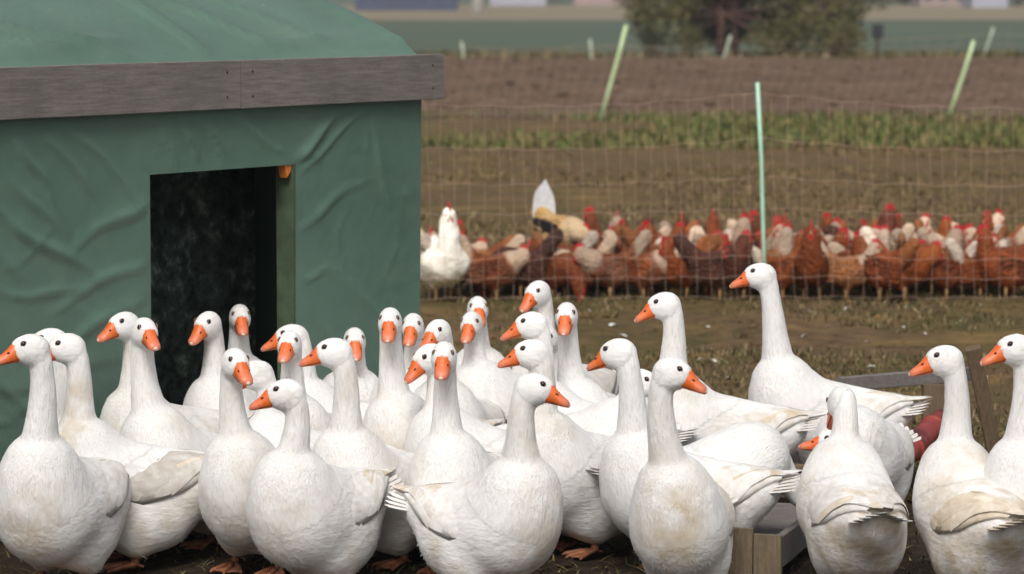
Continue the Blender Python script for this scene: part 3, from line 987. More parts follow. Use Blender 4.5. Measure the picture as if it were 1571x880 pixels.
U0, U1 = -1.1, WL
d_l, d_top_l = wall_uv(228, 268); d_r, d_top_r = wall_uv(450, 254)
D_BOT = 0.05
FOLDS = [  # photo px x0, y0, x1, y1, amplitude m, width m : creases of the slack tarpaulin
    (0, 330, 130, 420, .028, .05), (20, 205, 70, 300, .022, .04), (60, 190, 150, 330, .020, .04), (0, 255, 90, 360, .020, .05), (90, 190, 205, 300, .016, .04),
    (130, 370, 228, 310, .020, .05), (0, 450, 110, 452, .018, .03), (110, 460, 228, 400, .018, .045), (60, 560, 200, 470, .018, .05), (0, 600, 160, 560, .014, .05),
    (245, 185, 262, 262, .014, .03), (275, 180, 300, 262, .016, .03), (300, 175, 345, 255, .016, .03), (335, 175, 420, 225, .012, .035), (440, 255, 520, 175, .022, .045),
    (455, 262, 560, 170, .012, .03), (455, 350, 540, 290, .012, .04), (460, 425, 510, 420, .010, .025), (470, 300, 520, 400, .008, .05), (560, 180, 600, 330, .010, .06), (530, 440, 640, 560, .012, .06), (480, 480, 560, 600, .012, .05),
    (-150, 260, 10, 400, .025, .06), (-120, 500, 40, 620, .02, .06)]
FUV = [(*wall_uv(a, b), *wall_uv(c, d), am * .68, wd * .55) for a, b, c, d, am, wd in FOLDS]
cr_ = np.random.default_rng(8)
for _ in range(46):
    u_, w_ = cr_.uniform(U0, WL), cr_.uniform(.35, EAVE); a_ = cr_.choice([.9, -.9, .5, -.6, 1.4]) + cr_.normal(0, .25); l_ = cr_.uniform(.08, .30)
    FUV.append((u_, w_, u_ + l_ * math.cos(a_), w_ + l_ * math.sin(a_), cr_.uniform(.002, .006), cr_.uniform(.012, .024)))
def wall_disp(U, Wv):
    P = np.stack([U, Wv, np.zeros_like(U)], -1)
    d = 0.003 * fbm(P + 2, 2.6, 3)
    for ua, wa, ub, wb, am, wd in FUV:
        ax_ = np.array((ub - ua, wb - wa)); L = np.linalg.norm(ax_); ax_ /= L
        rx, ry = U - ua, Wv - wa
        t = (rx * ax_[0] + ry * ax_[1]) / L
        sd = -rx * ax_[1] + ry * ax_[0] + 0.015 * np.sin(t * 5 + ua * 9)
        e = np.exp(-np.maximum(np.maximum(-t, t - 1), 0) ** 2 * 18)
        prof = np.where(sd > 0, np.exp(-(sd / wd) ** 2), np.exp(-(sd / (wd * .38)) ** 2))
        d = d + am * 1.0 * e * prof * np.sin(np.clip(t, 0.08, 0.92) * math.pi) ** .5
    fix = sstep(0, .10, EAVE - Wv) * sstep(0.0, .12, U1 - U)
    edge = np.minimum(1, np.maximum(np.maximum(d_l - U, U - d_r), Wv - d_top_l) / .05)
    return d * fix * np.clip(edge, 0, 1)
us = np.unique(np.concatenate([np.arange(U0, d_l, 0.013), np.linspace(d_l, d_r, 44), np.arange(d_r, U1, 0.013), [U1]]))
ws = np.unique(np.concatenate([np.linspace(0.0, D_BOT, 3), np.linspace(D_BOT, d_top_l, 80), np.linspace(d_top_l, EAVE, 26)]))
UU, WW = np.meshgrid(us, ws, indexing='ij')
DD = wall_disp(UU, WW)
slope_top = (d_top_r - d_top_l) / (d_r - d_l)
Vw = np.array([[wall_pt(UU[i, j], WW[i, j], DD[i, j]) for j in range(len(ws))] for i in range(len(us))]).reshape(-1, 3)
Fw = []
nj = len(ws)
for i in range(len(us) - 1):
    for j in range(nj - 1):
        um, wm = (us[i] + us[i + 1]) / 2, (ws[j] + ws[j + 1]) / 2
        if d_l < um < d_r and D_BOT < wm < d_top_l: continue
        a = i * nj + j
        Fw.append((a, a + nj, a + nj + 1, a + 1))
mesh_obj("wall", toH(Vw), Fw, M_TARP, Hroot)
# side and back walls
HD = 2.3
def quad_grid(p00, p10, p01, n, m, disp):
    V, F = [], []
    for i in range(n + 1):
        for j in range(m + 1):
            V.append(p00 + (p10 - p00) * i / n + (p01 - p00) * j / m)
    V = np.array(V)
    nr = np.cross(p10 - p00, p01 - p00); nr /= np.linalg.norm(nr)
    V = V + nr * (disp * fbm(V, 2.5, 3))[:, None]
    for i in range(n):
        for j in range(m):
            a = i * (m + 1) + j
            F.append((a, a + m + 1, a + m + 2, a + 1))
    return V, F
zup = np.array((0, 0, EAVE))
for u in (U0, U1):
    A = wall_pt(u, 0); V, F = quad_grid(A, A + back * HD, A + zup, 30, 20, .012)
    mesh_obj("wall", toH(V), F, M_TARP, Hroot)
A = wall_pt(U0, 0) + back * HD; V, F = quad_grid(A, A + wdir * (U1 - U0), A + zup, 40, 20, .012)
mesh_obj("wall", toH(V), F, M_TARP, Hroot)
# roof: an arched tarpaulin over hoops
BT = 0.176
RB = EAVE + BT - .012
def arch(b):
    b = np.minimum(b, HD - b)
    return 0.45 * (1 - np.exp(-np.maximum(b, 0) / .70))
ru = np.linspace(U0 - .05, U1 + .012, 110); rb = np.concatenate([[-.028, -.02], np.linspace(0, .7, 34), np.linspace(.75, HD, 26), [HD + .02]])
RU, RBk = np.meshgrid(ru, rb, indexing='ij')
RF = [(0, 90, 150, 70, .014, .06), (0, 40, 170, 85, .016, .05), (190, 5, 300, 75, .016, .05), (230, 0, 380, 60, .014, .05), (320, 0, 470, 60, .012, .05), (420, 70, 640, 66, .010, .05), (0, 60, 110, 95, .014, .04), (340, 95, 520, 60, .010, .04), (480, 0, 600, 60, .008, .06)]
rdisp = 0.010 * fbm(np.stack([RU, RBk, 0 * RU], -1) + 5, 2.2, 3)
def roof_uv(x, y):
    dr = ray(x, y)
    best = None
    for t in np.linspace(8.5, 14, 600):
        p = CAM + dr * t / dr[1]
        b = (p - BL) @ back
        if b > 0 and p[2] < RB + arch(b): return (p - BL) @ wdir, b
    return (CAM + dr * 11 - BL) @ wdir, .6
for a, b, c, d, am, wd in RF:
    ua, wa = roof_uv(a, b); ub, wb = roof_uv(c, d)
    ax_ = np.array((ub - ua, wb - wa)); L = np.linalg.norm(ax_) + 1e-6; ax_ /= L
    t = ((RU - ua) * ax_[0] + (RBk - wa) * ax_[1]) / L
    sd = -(RU - ua) * ax_[1] + (RBk - wa) * ax_[0]
    rdisp += 1.5 * am * np.exp(-np.maximum(np.maximum(-t, t - 1), 0) ** 2 * 10) * np.where(sd > 0, np.exp(-(sd / wd) ** 2), np.exp(-(sd / (wd * .4)) ** 2))
rdisp *= sstep(-.02, .10, RBk)
Vr = np.array([[BL + wdir * RU[i, j] + back * RBk[i, j] + np.array((0, 0, RB + arch(RBk[i, j]) + rdisp[i, j] - (.03 if j in (0, len(rb) - 1) else 0))) for j in range(len(rb))] for i in range(len(ru))]).reshape(-1, 3)
nj = len(rb)
Fr = [(i * nj + j, (i + 1) * nj + j, (i + 1) * nj + j + 1, i * nj + j + 1) for i in range(len(ru) - 1) for j in range(nj - 1)]
mesh_obj("roof", toH(Vr), Fr, M_TARP, Hroot)
# gable ends close the arch
for u in (U0 + .01, U1 - .01):
    V, F = [], []
    bb = np.linspace(0, HD, 30)
    for b in bb:
        V += [BL + wdir * u + back * b + np.array((0, 0, EAVE - .01)), BL + wdir * u + back * b + np.array((0, 0, RB + arch(b)))]
    F = [(2 * i, 2 * i + 2, 2 * i + 3, 2 * i + 1) for i in range(29)]
    mesh_obj("gable", toH(V), F, M_TARP, Hroot)
# eave boards along the front, two lengths butted end to end
def plank(name, p0, p1, hgt, thick, mat, parent, conv, wob=0.002, up=np.array((0, 0, 1.0)), n=24):
    """a sawn board from p0 to p1 (bottom front edge), hgt along up; slightly uneven edges"""
    p0, p1 = np.asarray(p0, float), np.asarray(p1, float)
    d = p1 - p0; L = np.linalg.norm(d); d /= L
    up = up - d * (up @ d); up /= np.linalg.norm(up)
    nn = np.cross(d, up)
    b = 0.0025
    prof = [(0, b), (0, hgt - b), (b, hgt), (thick - b, hgt), (thick, hgt - b), (thick, b), (thick - b, 0), (b, 0)]
    V, F = [], []
    for i in range(n + 1):
        t = i / n
        for (q, z) in prof:
            o = wob * noise(np.array((t * L * 3 + p0[0] * 7, z * 20, q * 20 + p0[1])), 1.0)
            V.append(p0 + d * (L * t) - nn * (q - thick / 2) + up * (z + o))
    for i in range(n):
        for k in range(8):
            a = i * 8 + k; c = i * 8 + (k + 1) % 8
            F.append((a, c, c + 8, a + 8))
    F += [tuple(range(7, -1, -1)), tuple(n * 8 + k for k in range(8))]
    o = mesh_obj(name, conv(np.array(V)) if conv else V, F, mat, parent, False)
    return o
uj = wall_uv(356, 130)[0]; ue = wall_uv(668, 110)[0]
for a, b in ((U0 - .1, uj - .002), (uj + .002, ue)):
    pl = plank("eave_board", BL + wdir * a + wnor * .030 + np.array((0, 0, EAVE - .004)), BL + wdir * b + wnor * .030 + np.array((0, 0, EAVE - .004)), BT, .028, M_GREYWOOD, Hroot, toH)
    for q in (.06, (b - a) - .07):
        for z in (.04, .13):
            mb = MB().ball(toH(BL + wdir * (a + q) + wnor * .0445 + np.array((0, 0, EAVE + z))), (.005, .0025, .005), 8, 4)
            mb.build("nail_head", M_DARKMETAL if 'M_DARKMETAL' in globals() else M_DARK, pl)
# rail behind the board, doorway frame, hanging dark curtain, floor
plank("top_rail", wall_pt(U0, EAVE - .06) + back * .03, wall_pt(U1 - .01, EAVE - .06) + back * .03, .06, .04, M_BROWNWOOD, Hroot, toH)
JD = 0.085
for u, sgn in ((d_l, -1), (d_r, 1)):
    mb = MB()
    c = BL + wdir * (u + sgn * .013) + back * (JD / 2 + .002) + np.array((0, 0, d_top_l / 2 + .01))
    R_ = np.stack([wdir, back, np.array((0, 0, 1.0))], 1)
    mb.box(toH(c), (.028, JD, d_top_l + .03))
    mb.build("door_jamb", M_OLIVE, Hroot, False)
mb = MB(); mb.box(toH(BL + wdir * (d_l + d_r) / 2 + back * (JD / 2 + .004) + np.array((0, 0, d_top_l + .016))), (d_r - d_l, JD, .03)); mb.build("door_lintel", M_OLIVE, Hroot, False)
mb = MB(); mb.box(toH(BL + wdir * (d_l + d_r) / 2 + back * (JD / 2 + .004) + np.array((0, 0, .02))), (d_r - d_l, JD, .05)); mb.build("door_sill", M_BROWNWOOD, Hroot, False)
# orange clip wedged in the doorway corner
p = BL + wdir * (d_r - .014) + back * .012 + np.array((0, 0, d_top_l - .028))
mb = MB(); mb.add(toH(np.array([p + wdir * a + np.array((0, 0, b)) + back * c for c in (-.006, .03) for a, b in ((-.026, .026), (.012, .026), (.006, .004), (-.014, -.020))])),
                  [(0, 1, 2, 3), (7, 6, 5, 4), (0, 4, 5, 1), (1, 5, 6, 2), (2, 6, 7, 3), (3, 7, 4, 0)])
mb.build("corner_clip", M_ORANGE, Hroot, False)
def curtain_nodes(nt):
    co = coords(nt)
    n = noise_n(nt, co, 16, 5, 0.75); n2 = noise_n(nt, co, 4, 3)
    c = ramp(nt, math_n(nt, 'MULTIPLY', n, math_n(nt, 'ADD', n2, 0.5)), [(0.40, (0.020, 0.030, 0.025)), (0.60, (0.070, 0.095, 0.080)), (0.75, (0.24, 0.28, 0.25))])
    return c, n
M_CURT = zone_mat("dark_curtain", curtain_nodes, 1, 0.4, 0.02, 0.8)
cu = np.linspace(d_l - .5, d_r + .45, 90); cw = np.linspace(.02, EAVE - .03, 30)
V = []
for u in cu:
    for w in cw:
        V.append(BL + wdir * u + back * (.62 + .012 * math.sin(u * 13) + .006 * math.sin(u * 31 + w * 2)) + np.array((0, 0, w)))
nj = len(cw)
F = [(i * nj + j, (i + 1) * nj + j, (i + 1) * nj + j + 1, i * nj + j + 1) for i in range(len(cu) - 1) for j in range(nj - 1)]
mesh_obj("inner_curtain", toH(V), F, M_CURT, Hroot)
mb = MB(); mb.tube(toH(np.array([BL + wdir * (d_l - .6) + back * .62 + np.array((0, 0, EAVE - .02)), BL + wdir * (d_r + .5) + back * .62 + np.array((0, 0, EAVE - .02))])), .012, 8); mb.build("curtain_rail", M_DARK, Hroot)
for u, b in ((U0 + .03, .03), (U1 - .035, .03), (U1 - .035, HD - .03), (U0 + .03, HD - .03)):
    mb = MB(); mb.box(toH(BL + wdir * u + back * b + np.array((0, 0, EAVE / 2))), (.045, .045, EAVE)); mb.build("corner_post", M_BROWNWOOD, Hroot, False)

# ------------------------------------------------------------------ electric netting fences
def glow_mat(name, c): return simple_mat(name, c, 0.45, 0.08, 20, 0.05)
M_POST = glow_mat("mint_plastic", (0.40, 0.66, 0.50))
M_POST2 = glow_mat("lime_plastic", (0.48, 0.62, 0.34))
M_POST3 = glow_mat("pale_plastic", (0.55, 0.62, 0.48))
M_NET = simple_mat("net_twine", (0.50, 0.34, 0.26), 0.6, 0.25, 8, 0)
M_TIP = simple_mat("steel_tip", (0.10, 0.10, 0.10), 0.4, 0.1, 30, 0)

def fence(nm, label, posts, mat, rad, net_h, dx, rows, tr, sag):
    """posts: list of (base, top) in world; netting of thin twines hung between them"""
    root = empty(nm, posts[0][0]); tag(root, label, "fence")
    O = np.array(posts[0][0])
    for b, t in posts:
        b, t = np.array(b), np.array(t)
        k = (t - b)
        mb = MB().tube([b - k * .03 - O, b + k * .3 - O, b + k * .65 + np.array((.006, 0, 0)) - O, t - O], rad, 8)
        po = mb.build("post", mat, root)
        mb = MB().tube([t - O, t + k / np.linalg.norm(k) * .022 - O], [rad * .95, rad * .7], 8); mb.build("post_cap", M_TIP, po)
    mb = MB()
    for (b0, t0), (b1, t1) in zip(posts[:-1], posts[1:]):
        b0, t0, b1, t1 = map(np.array, (b0, t0, b1, t1))
        L = np.linalg.norm(b1 - b0); n = max(2, int(L / dx))
        def pt(t, hf):
            b = b0 + (b1 - b0) * t; a = t0 + (t1 - t0) * t
            p = b + (a - b) * hf * net_h
            p = p - np.array((0, 0, sag * hf * 4 * t * (1 - t)))
            return p + np.array((.012 * math.sin(t * 37 + hf * 5), .02 * math.sin(t * 11 + hf * 3), .006 * math.sin(t * 53 + hf * 9)))
        for i in range(n + 1):
            t = i / n
            mb.tube([pt(t, hf) - O for hf in np.linspace(0.01, 1, 7)], tr, 4, False)
        for hf in rows:
            mb.tube([pt(t, hf) - O for t in np.linspace(0, 1, n * 2 + 1)], tr * 1.1, 4, False)
    tag(mb.build("netting", M_NET, root), kind="stuff")
    return root

fb = ground(1174, 462); S_F = FPX / fb[1]
def post_px(xb, yb, xt, yt, dy=0):
    b = ground(xb, yb); t = at_depth(xt, yt, b[1] + dy); return (b, t)
main = [post_px(400, 464, 402, 122), post_px(1175, 462, 1162, 126), post_px(1960, 462, 1972, 130)]
fence("netting_fence", "orange poultry netting on a mint green post, in front of the hens", main, M_POST, .0125, .955, .082, (.02, .12, .22, .33, .45, .60, .78, 1.0), .0009, .09)
def lean_posts(lst): return [post_px(*q) for q in lst]
fence("netting_fence", "slack netting on lime posts leaning right, at the near edge of the ploughed field", lean_posts([(390, 186, 425, 40), (922, 184, 961, 38), (1456, 180, 1494, 62), (1990, 180, 2025, 50)]), M_POST2, .030, .80, .16, (.02, .2, .4, .6, .8, 1.0), .0013, .15)
fence("netting_fence", "row of pale posts along the far edge of the ploughed field", lean_posts([(712, 97, 708, 64), (908, 97, 905, 60), (1108, 96, 1121, 54), (1508, 90, 1524, 42), (1900, 90, 1915, 45)]), M_POST3, .026, .8, .5, (.3, .6, 1.0), .003, .1)

# dark post with a box on it beside the shrub
b = ground(1346, 92); rt = empty("box_post", b)
tag(rt, "dark post carrying a small black box, right of the big shrub", "post")
sb = FPX / b[1]
MB().tube([(0, 0, -.05), (0, 0, 34 / sb)], .045, 8).build("post", simple_mat("tarred_wood", (0.03, 0.028, 0.03), .8), rt)
MB().box((0, 0, 44 / sb), (.26, .2, .36)).build("box", simple_mat("black_box", (0.025, 0.025, 0.032), .6), rt, False)

# ------------------------------------------------------------------ trees, far houses
M_BARK = simple_mat("red_bark", (0.085, 0.045, 0.035), .9, .3, 12, .5, .03)
def leaf_mat(name, stops):
    m = blade_mat(name, stops)
    return m
M_LEAF = leaf_mat("willow_leaf", [(0, (0.085, 0.090, 0.042)), (.4, (0.12, 0.12, 0.052)), (.8, (0.16, 0.15, 0.068)), (1, (0.21, 0.18, 0.09))])
M_LEAFD = leaf_mat("dark_leaf", [(0, (0.015, 0.022, 0.020)), (.5, (0.030, 0.040, 0.034)), (1, (0.06, 0.07, 0.05))])
def leaf_cloud(centers, radii, n_per, size, mat, name, parent, droop=0.3):
    V, F = [], []
    for c, r in zip(centers, radii):
        d = rng.normal(0, 1, (n_per, 3)); d /= np.linalg.norm(d, axis=1)[:, None]
        P = np.asarray(c) + d * (np.asarray(r) * (rng.random(n_per)[:, None] ** .45))
        for p in P:
            a = rng.normal(0, 1, 3); a[2] -= droop; a /= np.linalg.norm(a)
            b_ = np.cross(a, rng.normal(0, 1, 3)); b_ /= np.linalg.norm(b_)
            L = size * (.6 + .8 * rng.random()); w = L * .32
            o = len(V)
            V += [p, p + a * L * .5 + b_ * w, p + a * L, p + a * L * .5 - b_ * w]
            F.append((o, o + 1, o + 2, o + 3))
    return mesh_obj(name, V, F, mat, parent, False)

def tree(name, label, base, trunks, centers, radii, n_per, size, mat, cat="tree", group=None):
    rt = empty(name, base); tag(rt, label, cat, group)
    for pts, rad in trunks:
        tr_ = MB().tube(pts, rad, 9).build("trunk", M_BARK, rt)
        pts = np.array(pts)
    mb = MB()
    for c, r in list(zip(centers, radii))[::2]:
        k = np.array(trunks[len(mb.v) % len(trunks)][0])
        j = k[min(len(k) - 1, 1 + int(rng.integers(len(k) - 1)))]
        mb.tube([j, (j + np.array(c)) / 2 + rng.normal(0, .1, 3), np.array(c)], [.05, .03, .012], 5)
    mb.build("limbs", M_BARK, rt)
    leaf_cloud(centers, radii, n_per, size, mat, "crown", rt)
    return rt
tb = ground(1115, 92); st_ = FPX / tb[1]
cs, rs = [], []
for k in range(46):
    x = rng.uniform(-1.9, 3.2) ; z = rng.uniform(2.0, 5.2)
    edge = 1 - abs((x - .65) / 2.7)
    if z < .5 and (x < -.9 and rng.random() < .6): continue
    if z > 1.2 + 5 * max(edge, 0): continue
    cs.append((x, rng.uniform(-1.2, 1.6), z + .1)); rs.append(rng.uniform(.42, .85))
for x, z in ((-.9, 1.1), (-1.3, .8), (.9, .5), (1.4, .35), (1.9, .45), (2.4, .5), (2.8, .8), (1.1, 1.0), (1.9, 1.2), (-1.0, .5), (3.1, .5), (1.6, .8)):
    cs.append((x, rng.uniform(-.8, .8), z)); rs.append(.5)
for x in np.arange(-2.0, 3.05, .26):
    for z in (.62, 1.05, 1.5, 2.0):
        if abs(x) < .72 and z < 1.6:
            cs.append((x, 1.3 + rng.uniform(0, .4), z)); rs.append(.30); continue
        if z < .8 and rng.random() < .35: continue
        cs.append((x + rng.uniform(-.12, .12), rng.uniform(-.5, 1.2), z + rng.uniform(-.15, .15))); rs.append(rng.uniform(.32, .52))
for x, z in ((-2.3, 1.2), (-2.2, 1.7), (-2.6, 1.6), (3.3, 1.1), (3.5, 1.5), (3.9, 1.6), (4.4, 1.8), (-1.9, .5), (3.0, .35), (3.3, .6)):
    cs.append((x, rng.uniform(-.3, .8), z)); rs.append(.34)
tree("willow_tree", "big olive willow shrub with two reddish trunks beyond the ploughed field", tb,
     [([(-.16, 0, -.1), (-.15, 0, 1.2), (-.25, .1, 2.6), (-.5, .2, 4.2)], [.13, .11, .09, .05]), ([(.22, .2, -.1), (.2, .2, 1.2), (.32, .2, 2.6), (.8, .1, 4.4)], [.12, .10, .08, .05])],
     cs, rs, 190, .10, M_LEAF)

M_RENDER = simple_mat("house_render", (0.40, 0.38, 0.38), .9, .08, 2, .1)
M_PINK = simple_mat("house_pink", (0.33, 0.25, 0.23), .9, .08, 2, .1)
M_LILAC = simple_mat("barn_sheet", (0.36, 0.36, 0.43), .6, .06, 2, .1)
M_BLUE = simple_mat("barn_blue", (0.05, 0.06, 0.11), .7, .2, 1, .1)
M_ROOF = simple_mat("roof_tile", (0.20, 0.085, 0.06), .85, .2, 4, .3)
M_PANE = simple_mat("window_pane", (0.03, 0.035, 0.045), .2, .1, 4, 0)
def house(label, x0, x1, yb, eave, wallm, roofm, depth=7.0, nwin=4, ridge=2.8, cat="house"):
    p0, p1 = ground(x0, yb), ground(x1, yb)
    w = p1[0] - p0[0]
    rt = empty("far_" + cat, ((p0[0] + p1[0]) / 2, p0[1], 0)); tag(rt, label, cat)
    wl = MB().box((0, depth / 2, eave / 2), (w, depth, eave)).build("wall", wallm, rt, False)
    h = w / 2 + .4
    MB().add([(-h, -.4, eave - .05), (h, -.4, eave - .05), (h, depth + .4, eave - .05), (-h, depth + .4, eave - .05), (-h, depth / 2, eave + ridge), (h, depth / 2, eave + ridge)],
             [(0, 1, 5, 4), (2, 3, 4, 5), (1, 2, 5), (3, 0, 4), (3, 2, 1, 0)]).build("roof", roofm, rt, False)
    for i in range(nwin):
        x = -w / 2 + w * (i + .5) / nwin
        wi = MB().box((x, -.02, eave * .5), (min(1.2, w / nwin * .5), .08, 1.2)).build("window", M_RENDER, rt, False)
        MB().box((x, -.07, eave * .5), (min(1.0, w / nwin * .42), .06, 1.0)).build("pane", M_PANE, wi, False)
    return rt
house("low white and pink house far off, left of the big shrub", 880, 965, 9, 3.4, M_PINK, M_ROOF, nwin=4)
house("long dark blue shed at the far left beside the hut roof", 545, 700, 17, 3.8, M_BLUE, M_BLUE, nwin=3, cat="shed")
house("pale blue-grey house far off, right of the white pole", 752, 838, 9, 3.6, M_LILAC, M_BLUE, nwin=4)
house("lilac-white barn at the top right edge of the fields", 1492, 1546, 12, 3.4, M_LILAC, M_LILAC, nwin=2, cat="barn")
house("reddish low building far off, left of the lilac barn", 1412, 1484, 10, 2.2, M_PINK, M_ROOF, nwin=3, cat="building")
b = ground(733, 21); rt = tag(MB().tube([(0, 0, 0), (0, 0, 3), (0, 0, 7.5)], [.42, .40, .34], 10).build("white_pole", simple_mat("white_paint", (.75, .75, .76), .6)), "white pole standing far off beside the blue shed", "pole"); rt.location = tuple(b)
for i, (x, y, w, lab) in enumerate(((600, 10, 9, "far dark tree behind the blue shed"), (1225, 8, 10, "far dark tree behind the big shrub, on its right"), (840, 3, 11, "far dark tree between the two distant houses"), (1562, 9, 6, "far dark tree at the top right corner"), (1385, 7, 8, "far dark tree left of the reddish building"))):
    b = ground(x, y)
    cc = [(rng.uniform(-w / 3, w / 3), rng.uniform(-w / 3, w / 3), rng.uniform(1.0, w * .8)) for _ in range(22)]
    tree("far_tree", lab, b, [([(0, 0, -.2), (.1, 0, w * .3), (0, .2, w * .7)], [.3, .25, .1])], cc, [w * .22] * 22, 70, .5, M_LEAFD, group="far dark trees on the horizon")

# ------------------------------------------------------------------ damp autumn air
m, nt, bs = new_mat("haze")
nt.nodes.remove(bs)
pv = nt.nodes.new("ShaderNodeVolumePrincipled")
pv.inputs["Color"].default_value = (0.86, 0.90, 0.97, 1)
pv.inputs["Density"].default_value = 0.0006
pv.inputs["Anisotropy"].default_value = 0.2
nt.links.new(pv.outputs[0], nt.nodes["Material Output"].inputs["Volume"])
tag(MB().box((0, 1240, 6.5), (4200, 2600, 15.5)).build("haze", m, None, False), "thin damp haze over the fields", "haze", kind="stuff")
# ------------------------------------------------------------------ feeding trough, pipe, stake
M_PALEWOOD = wood_mat("pale_boards", (0.07, 0.052, 0.032), (0.15, 0.112, 0.068), (0.24, 0.185, 0.12), (18, 18, 1.6))
M_RED = simple_mat("red_pipe", (0.26, 0.040, 0.030), .5, .35, 14, .2)
M_RED2 = wood_mat("worn_red_paint", (0.075, 0.030, 0.026), (0.15, 0.028, 0.026), (0.20, 0.05, 0.042), (12, 12, 1.6))
P0, P1 = at_s(1228, 850, 488), at_s(1412, 668, 405)
ax = P1 - P0; ax[2] = 0; axl = np.linalg.norm(ax); axn = ax / axl
sd = np.array((-axn[1], axn[0], 0))                   # to the left of the pipe seen from the camera
rt = empty("feed_trough", (P0[0], P0[1], 0)); tag(rt, "weathered wooden feed trough on the right, half hidden among the geese", "trough")
O = np.array((P0[0], P0[1], 0)); cv = lambda V: V - O
G0 = O + sd * .07 + axn * -.06
for off, z, hh in ((.0, .04, .10), (.30, .05, .12)):
    plank("side_board", G0 + sd * off + np.array((0, 0, z)), G0 + sd * off + axn * (axl * 1.06) + np.array((0, 0, z)), hh, .025, M_GREYWOOD, rt, cv)
plank("floor_board", G0 + sd * .02 + axn * .03 + np.array((0, 0, .03)), G0 + sd * .02 + axn * (axl * 1.05) + np.array((0, 0, .03)), .26, .02, M_GREYWOOD, rt, cv, up=sd)
for k in range(4):                                    # upright boards closing the near end
    a = G0 - axn * .03 + sd * (-.03 + k * .092)
    plank("end_board", a + np.array((0, 0, .0)), a + np.array((0, 0, .160 + .016 * ((k * 7) % 3))), .088, .022, M_PALEWOOD, rt, cv, up=sd)
for k in range(3):
    a = G0 + axn * (axl * 1.08) + sd * (-.02 + k * .115)
    plank("end_board", a, a + np.array((0, 0, .25)), .11, .022, M_BROWNWOOD, rt, cv, up=sd)
for f in (.3, .62):
    a = G0 + axn * axl * f + np.array((0, 0, .158))
    plank("cross_slat", a - sd * .02, a + sd * .34, .05, .02, M_BROWNWOOD, rt, cv, up=axn)
c0, c1 = at_s(1285, 600, 392), at_s(1494, 583, 378)
plank("rear_rail", c0 - O + O, c1, .055, .035, M_GREYWOOD, rt, cv)
pb = at_s(1435, 645, 384)
mb = MB().box((pb[0] - O[0], pb[1] - O[1], .14), (.105, .05, .285)); mb.build("rail_post", M_BROWNWOOD, rt, False)
pb = at_s(1300, 645, 391)
mb = MB().box((pb[0] - O[0], pb[1] - O[1] + .04, .13), (.06, .05, .27)); mb.build("rail_post", M_BROWNWOOD, rt, False)
q0 = P0 + (P1 - P0) * .30; q1 = P1 + (P1 - P0) * .22; q0[2] = .12; q1[2] = .165
pp = np.array([q0 + (q1 - q0) * t for t in np.linspace(0, 1, 14)])
pr = empty("red_pipe", (q0[0], q0[1], 0)); tag(pr, "dull red drain pipe lying along the wooden trough", "pipe")
MB().tube(pp - np.array((q0[0], q0[1], 0)), .046, 16).build("pipe", M_RED, pr)
for t in (.34, .66, .9):
    a = q0 + (q1 - q0) * t - np.array((q0[0], q0[1], 0)); dd = (q1 - q0) / np.linalg.norm(q1 - q0)
    MB().tube([a - dd * .03, a + dd * .03], .053, 16).build("collar", M_RED, pr)
for t in (.15, .5, .85):
    a = q0 + (q1 - q0) * t - np.array((q0[0], q0[1], 0))
    MB().box((a[0], a[1], (a[2] - .045) / 2), (.05, .05, a[2] - .045 + .01)).build("support_block", M_BROWNWOOD, pr, False)
st0 = at_s(1481, 536, 384); gx = ground(1527, 700)
d_ = np.array((gx[0], st0[1] + .12, -.02)) - st0
stk = plank("wooden_stake", st0 + d_, st0, .06, .045, M_BROWNWOOD, None, None, up=np.array((1.0, 0, 0)))
tag(stk, "flat brown wooden stake leaning left behind the goose with tan wings", "stake")

# ------------------------------------------------------------------ moulted feathers on the ground
def ground_feather():
    n = 7
    pts = np.array([(t * 1.0, .10 * math.sin(t * 2.2), .05 + .14 * math.sin(t * math.pi)) for t in np.linspace(0, 1, n)])
    sdv = np.repeat(np.array([(0, 1.0, 0.1)]), n, 0); nv = np.repeat(np.array([(0, -.1, 1.0)]), n, 0)
    v, f, u = feather_strip(pts, sdv, nv, .2, tip=.45)
    return me_from("feather", v, f, M_FEA, True, {"fuv": u})
ME_GF = ground_feather()
FPX_LIST = [(935, 497, .075), (962, 514, .05), (1237, 510, .05), (1335, 518, .04), (1512, 582, .06), (1246, 477, .035), (1296, 470, .03), (1388, 498, .035), (905, 474, .03), (1082, 500, .05), (1088, 530, .04), (1330, 560, .045), (1421, 512, .035), (1545, 548, .04), (720, 560, .03), (770, 585, .04), (1098, 556, .05), (1390, 470, .03), (1470, 492, .035), (1505, 466, .03), (1120, 575, .04), (1070, 548, .035)]
for k, (x, y, L) in enumerate(sorted(FPX_LIST)):
    b = ground(x, y)
    o = link("feather", ME_GF)
    o.location = (b[0], b[1], float(z_ground(b[None])[0]) + .004)
    o.rotation_euler = (rng.uniform(-.2, .2), rng.uniform(-.25, .1), rng.random() * 6.28)
    o.scale = (L, L, L)
    tag(o, f"{'larger' if L > .045 else 'tiny'} white moulted feather on the ground, {k + 1}{'st' if k == 0 or k == 20 else 'nd' if k in (1, 21) else 'rd' if k == 2 else 'th'} feather from the left", "feather", "white feathers on the ground")

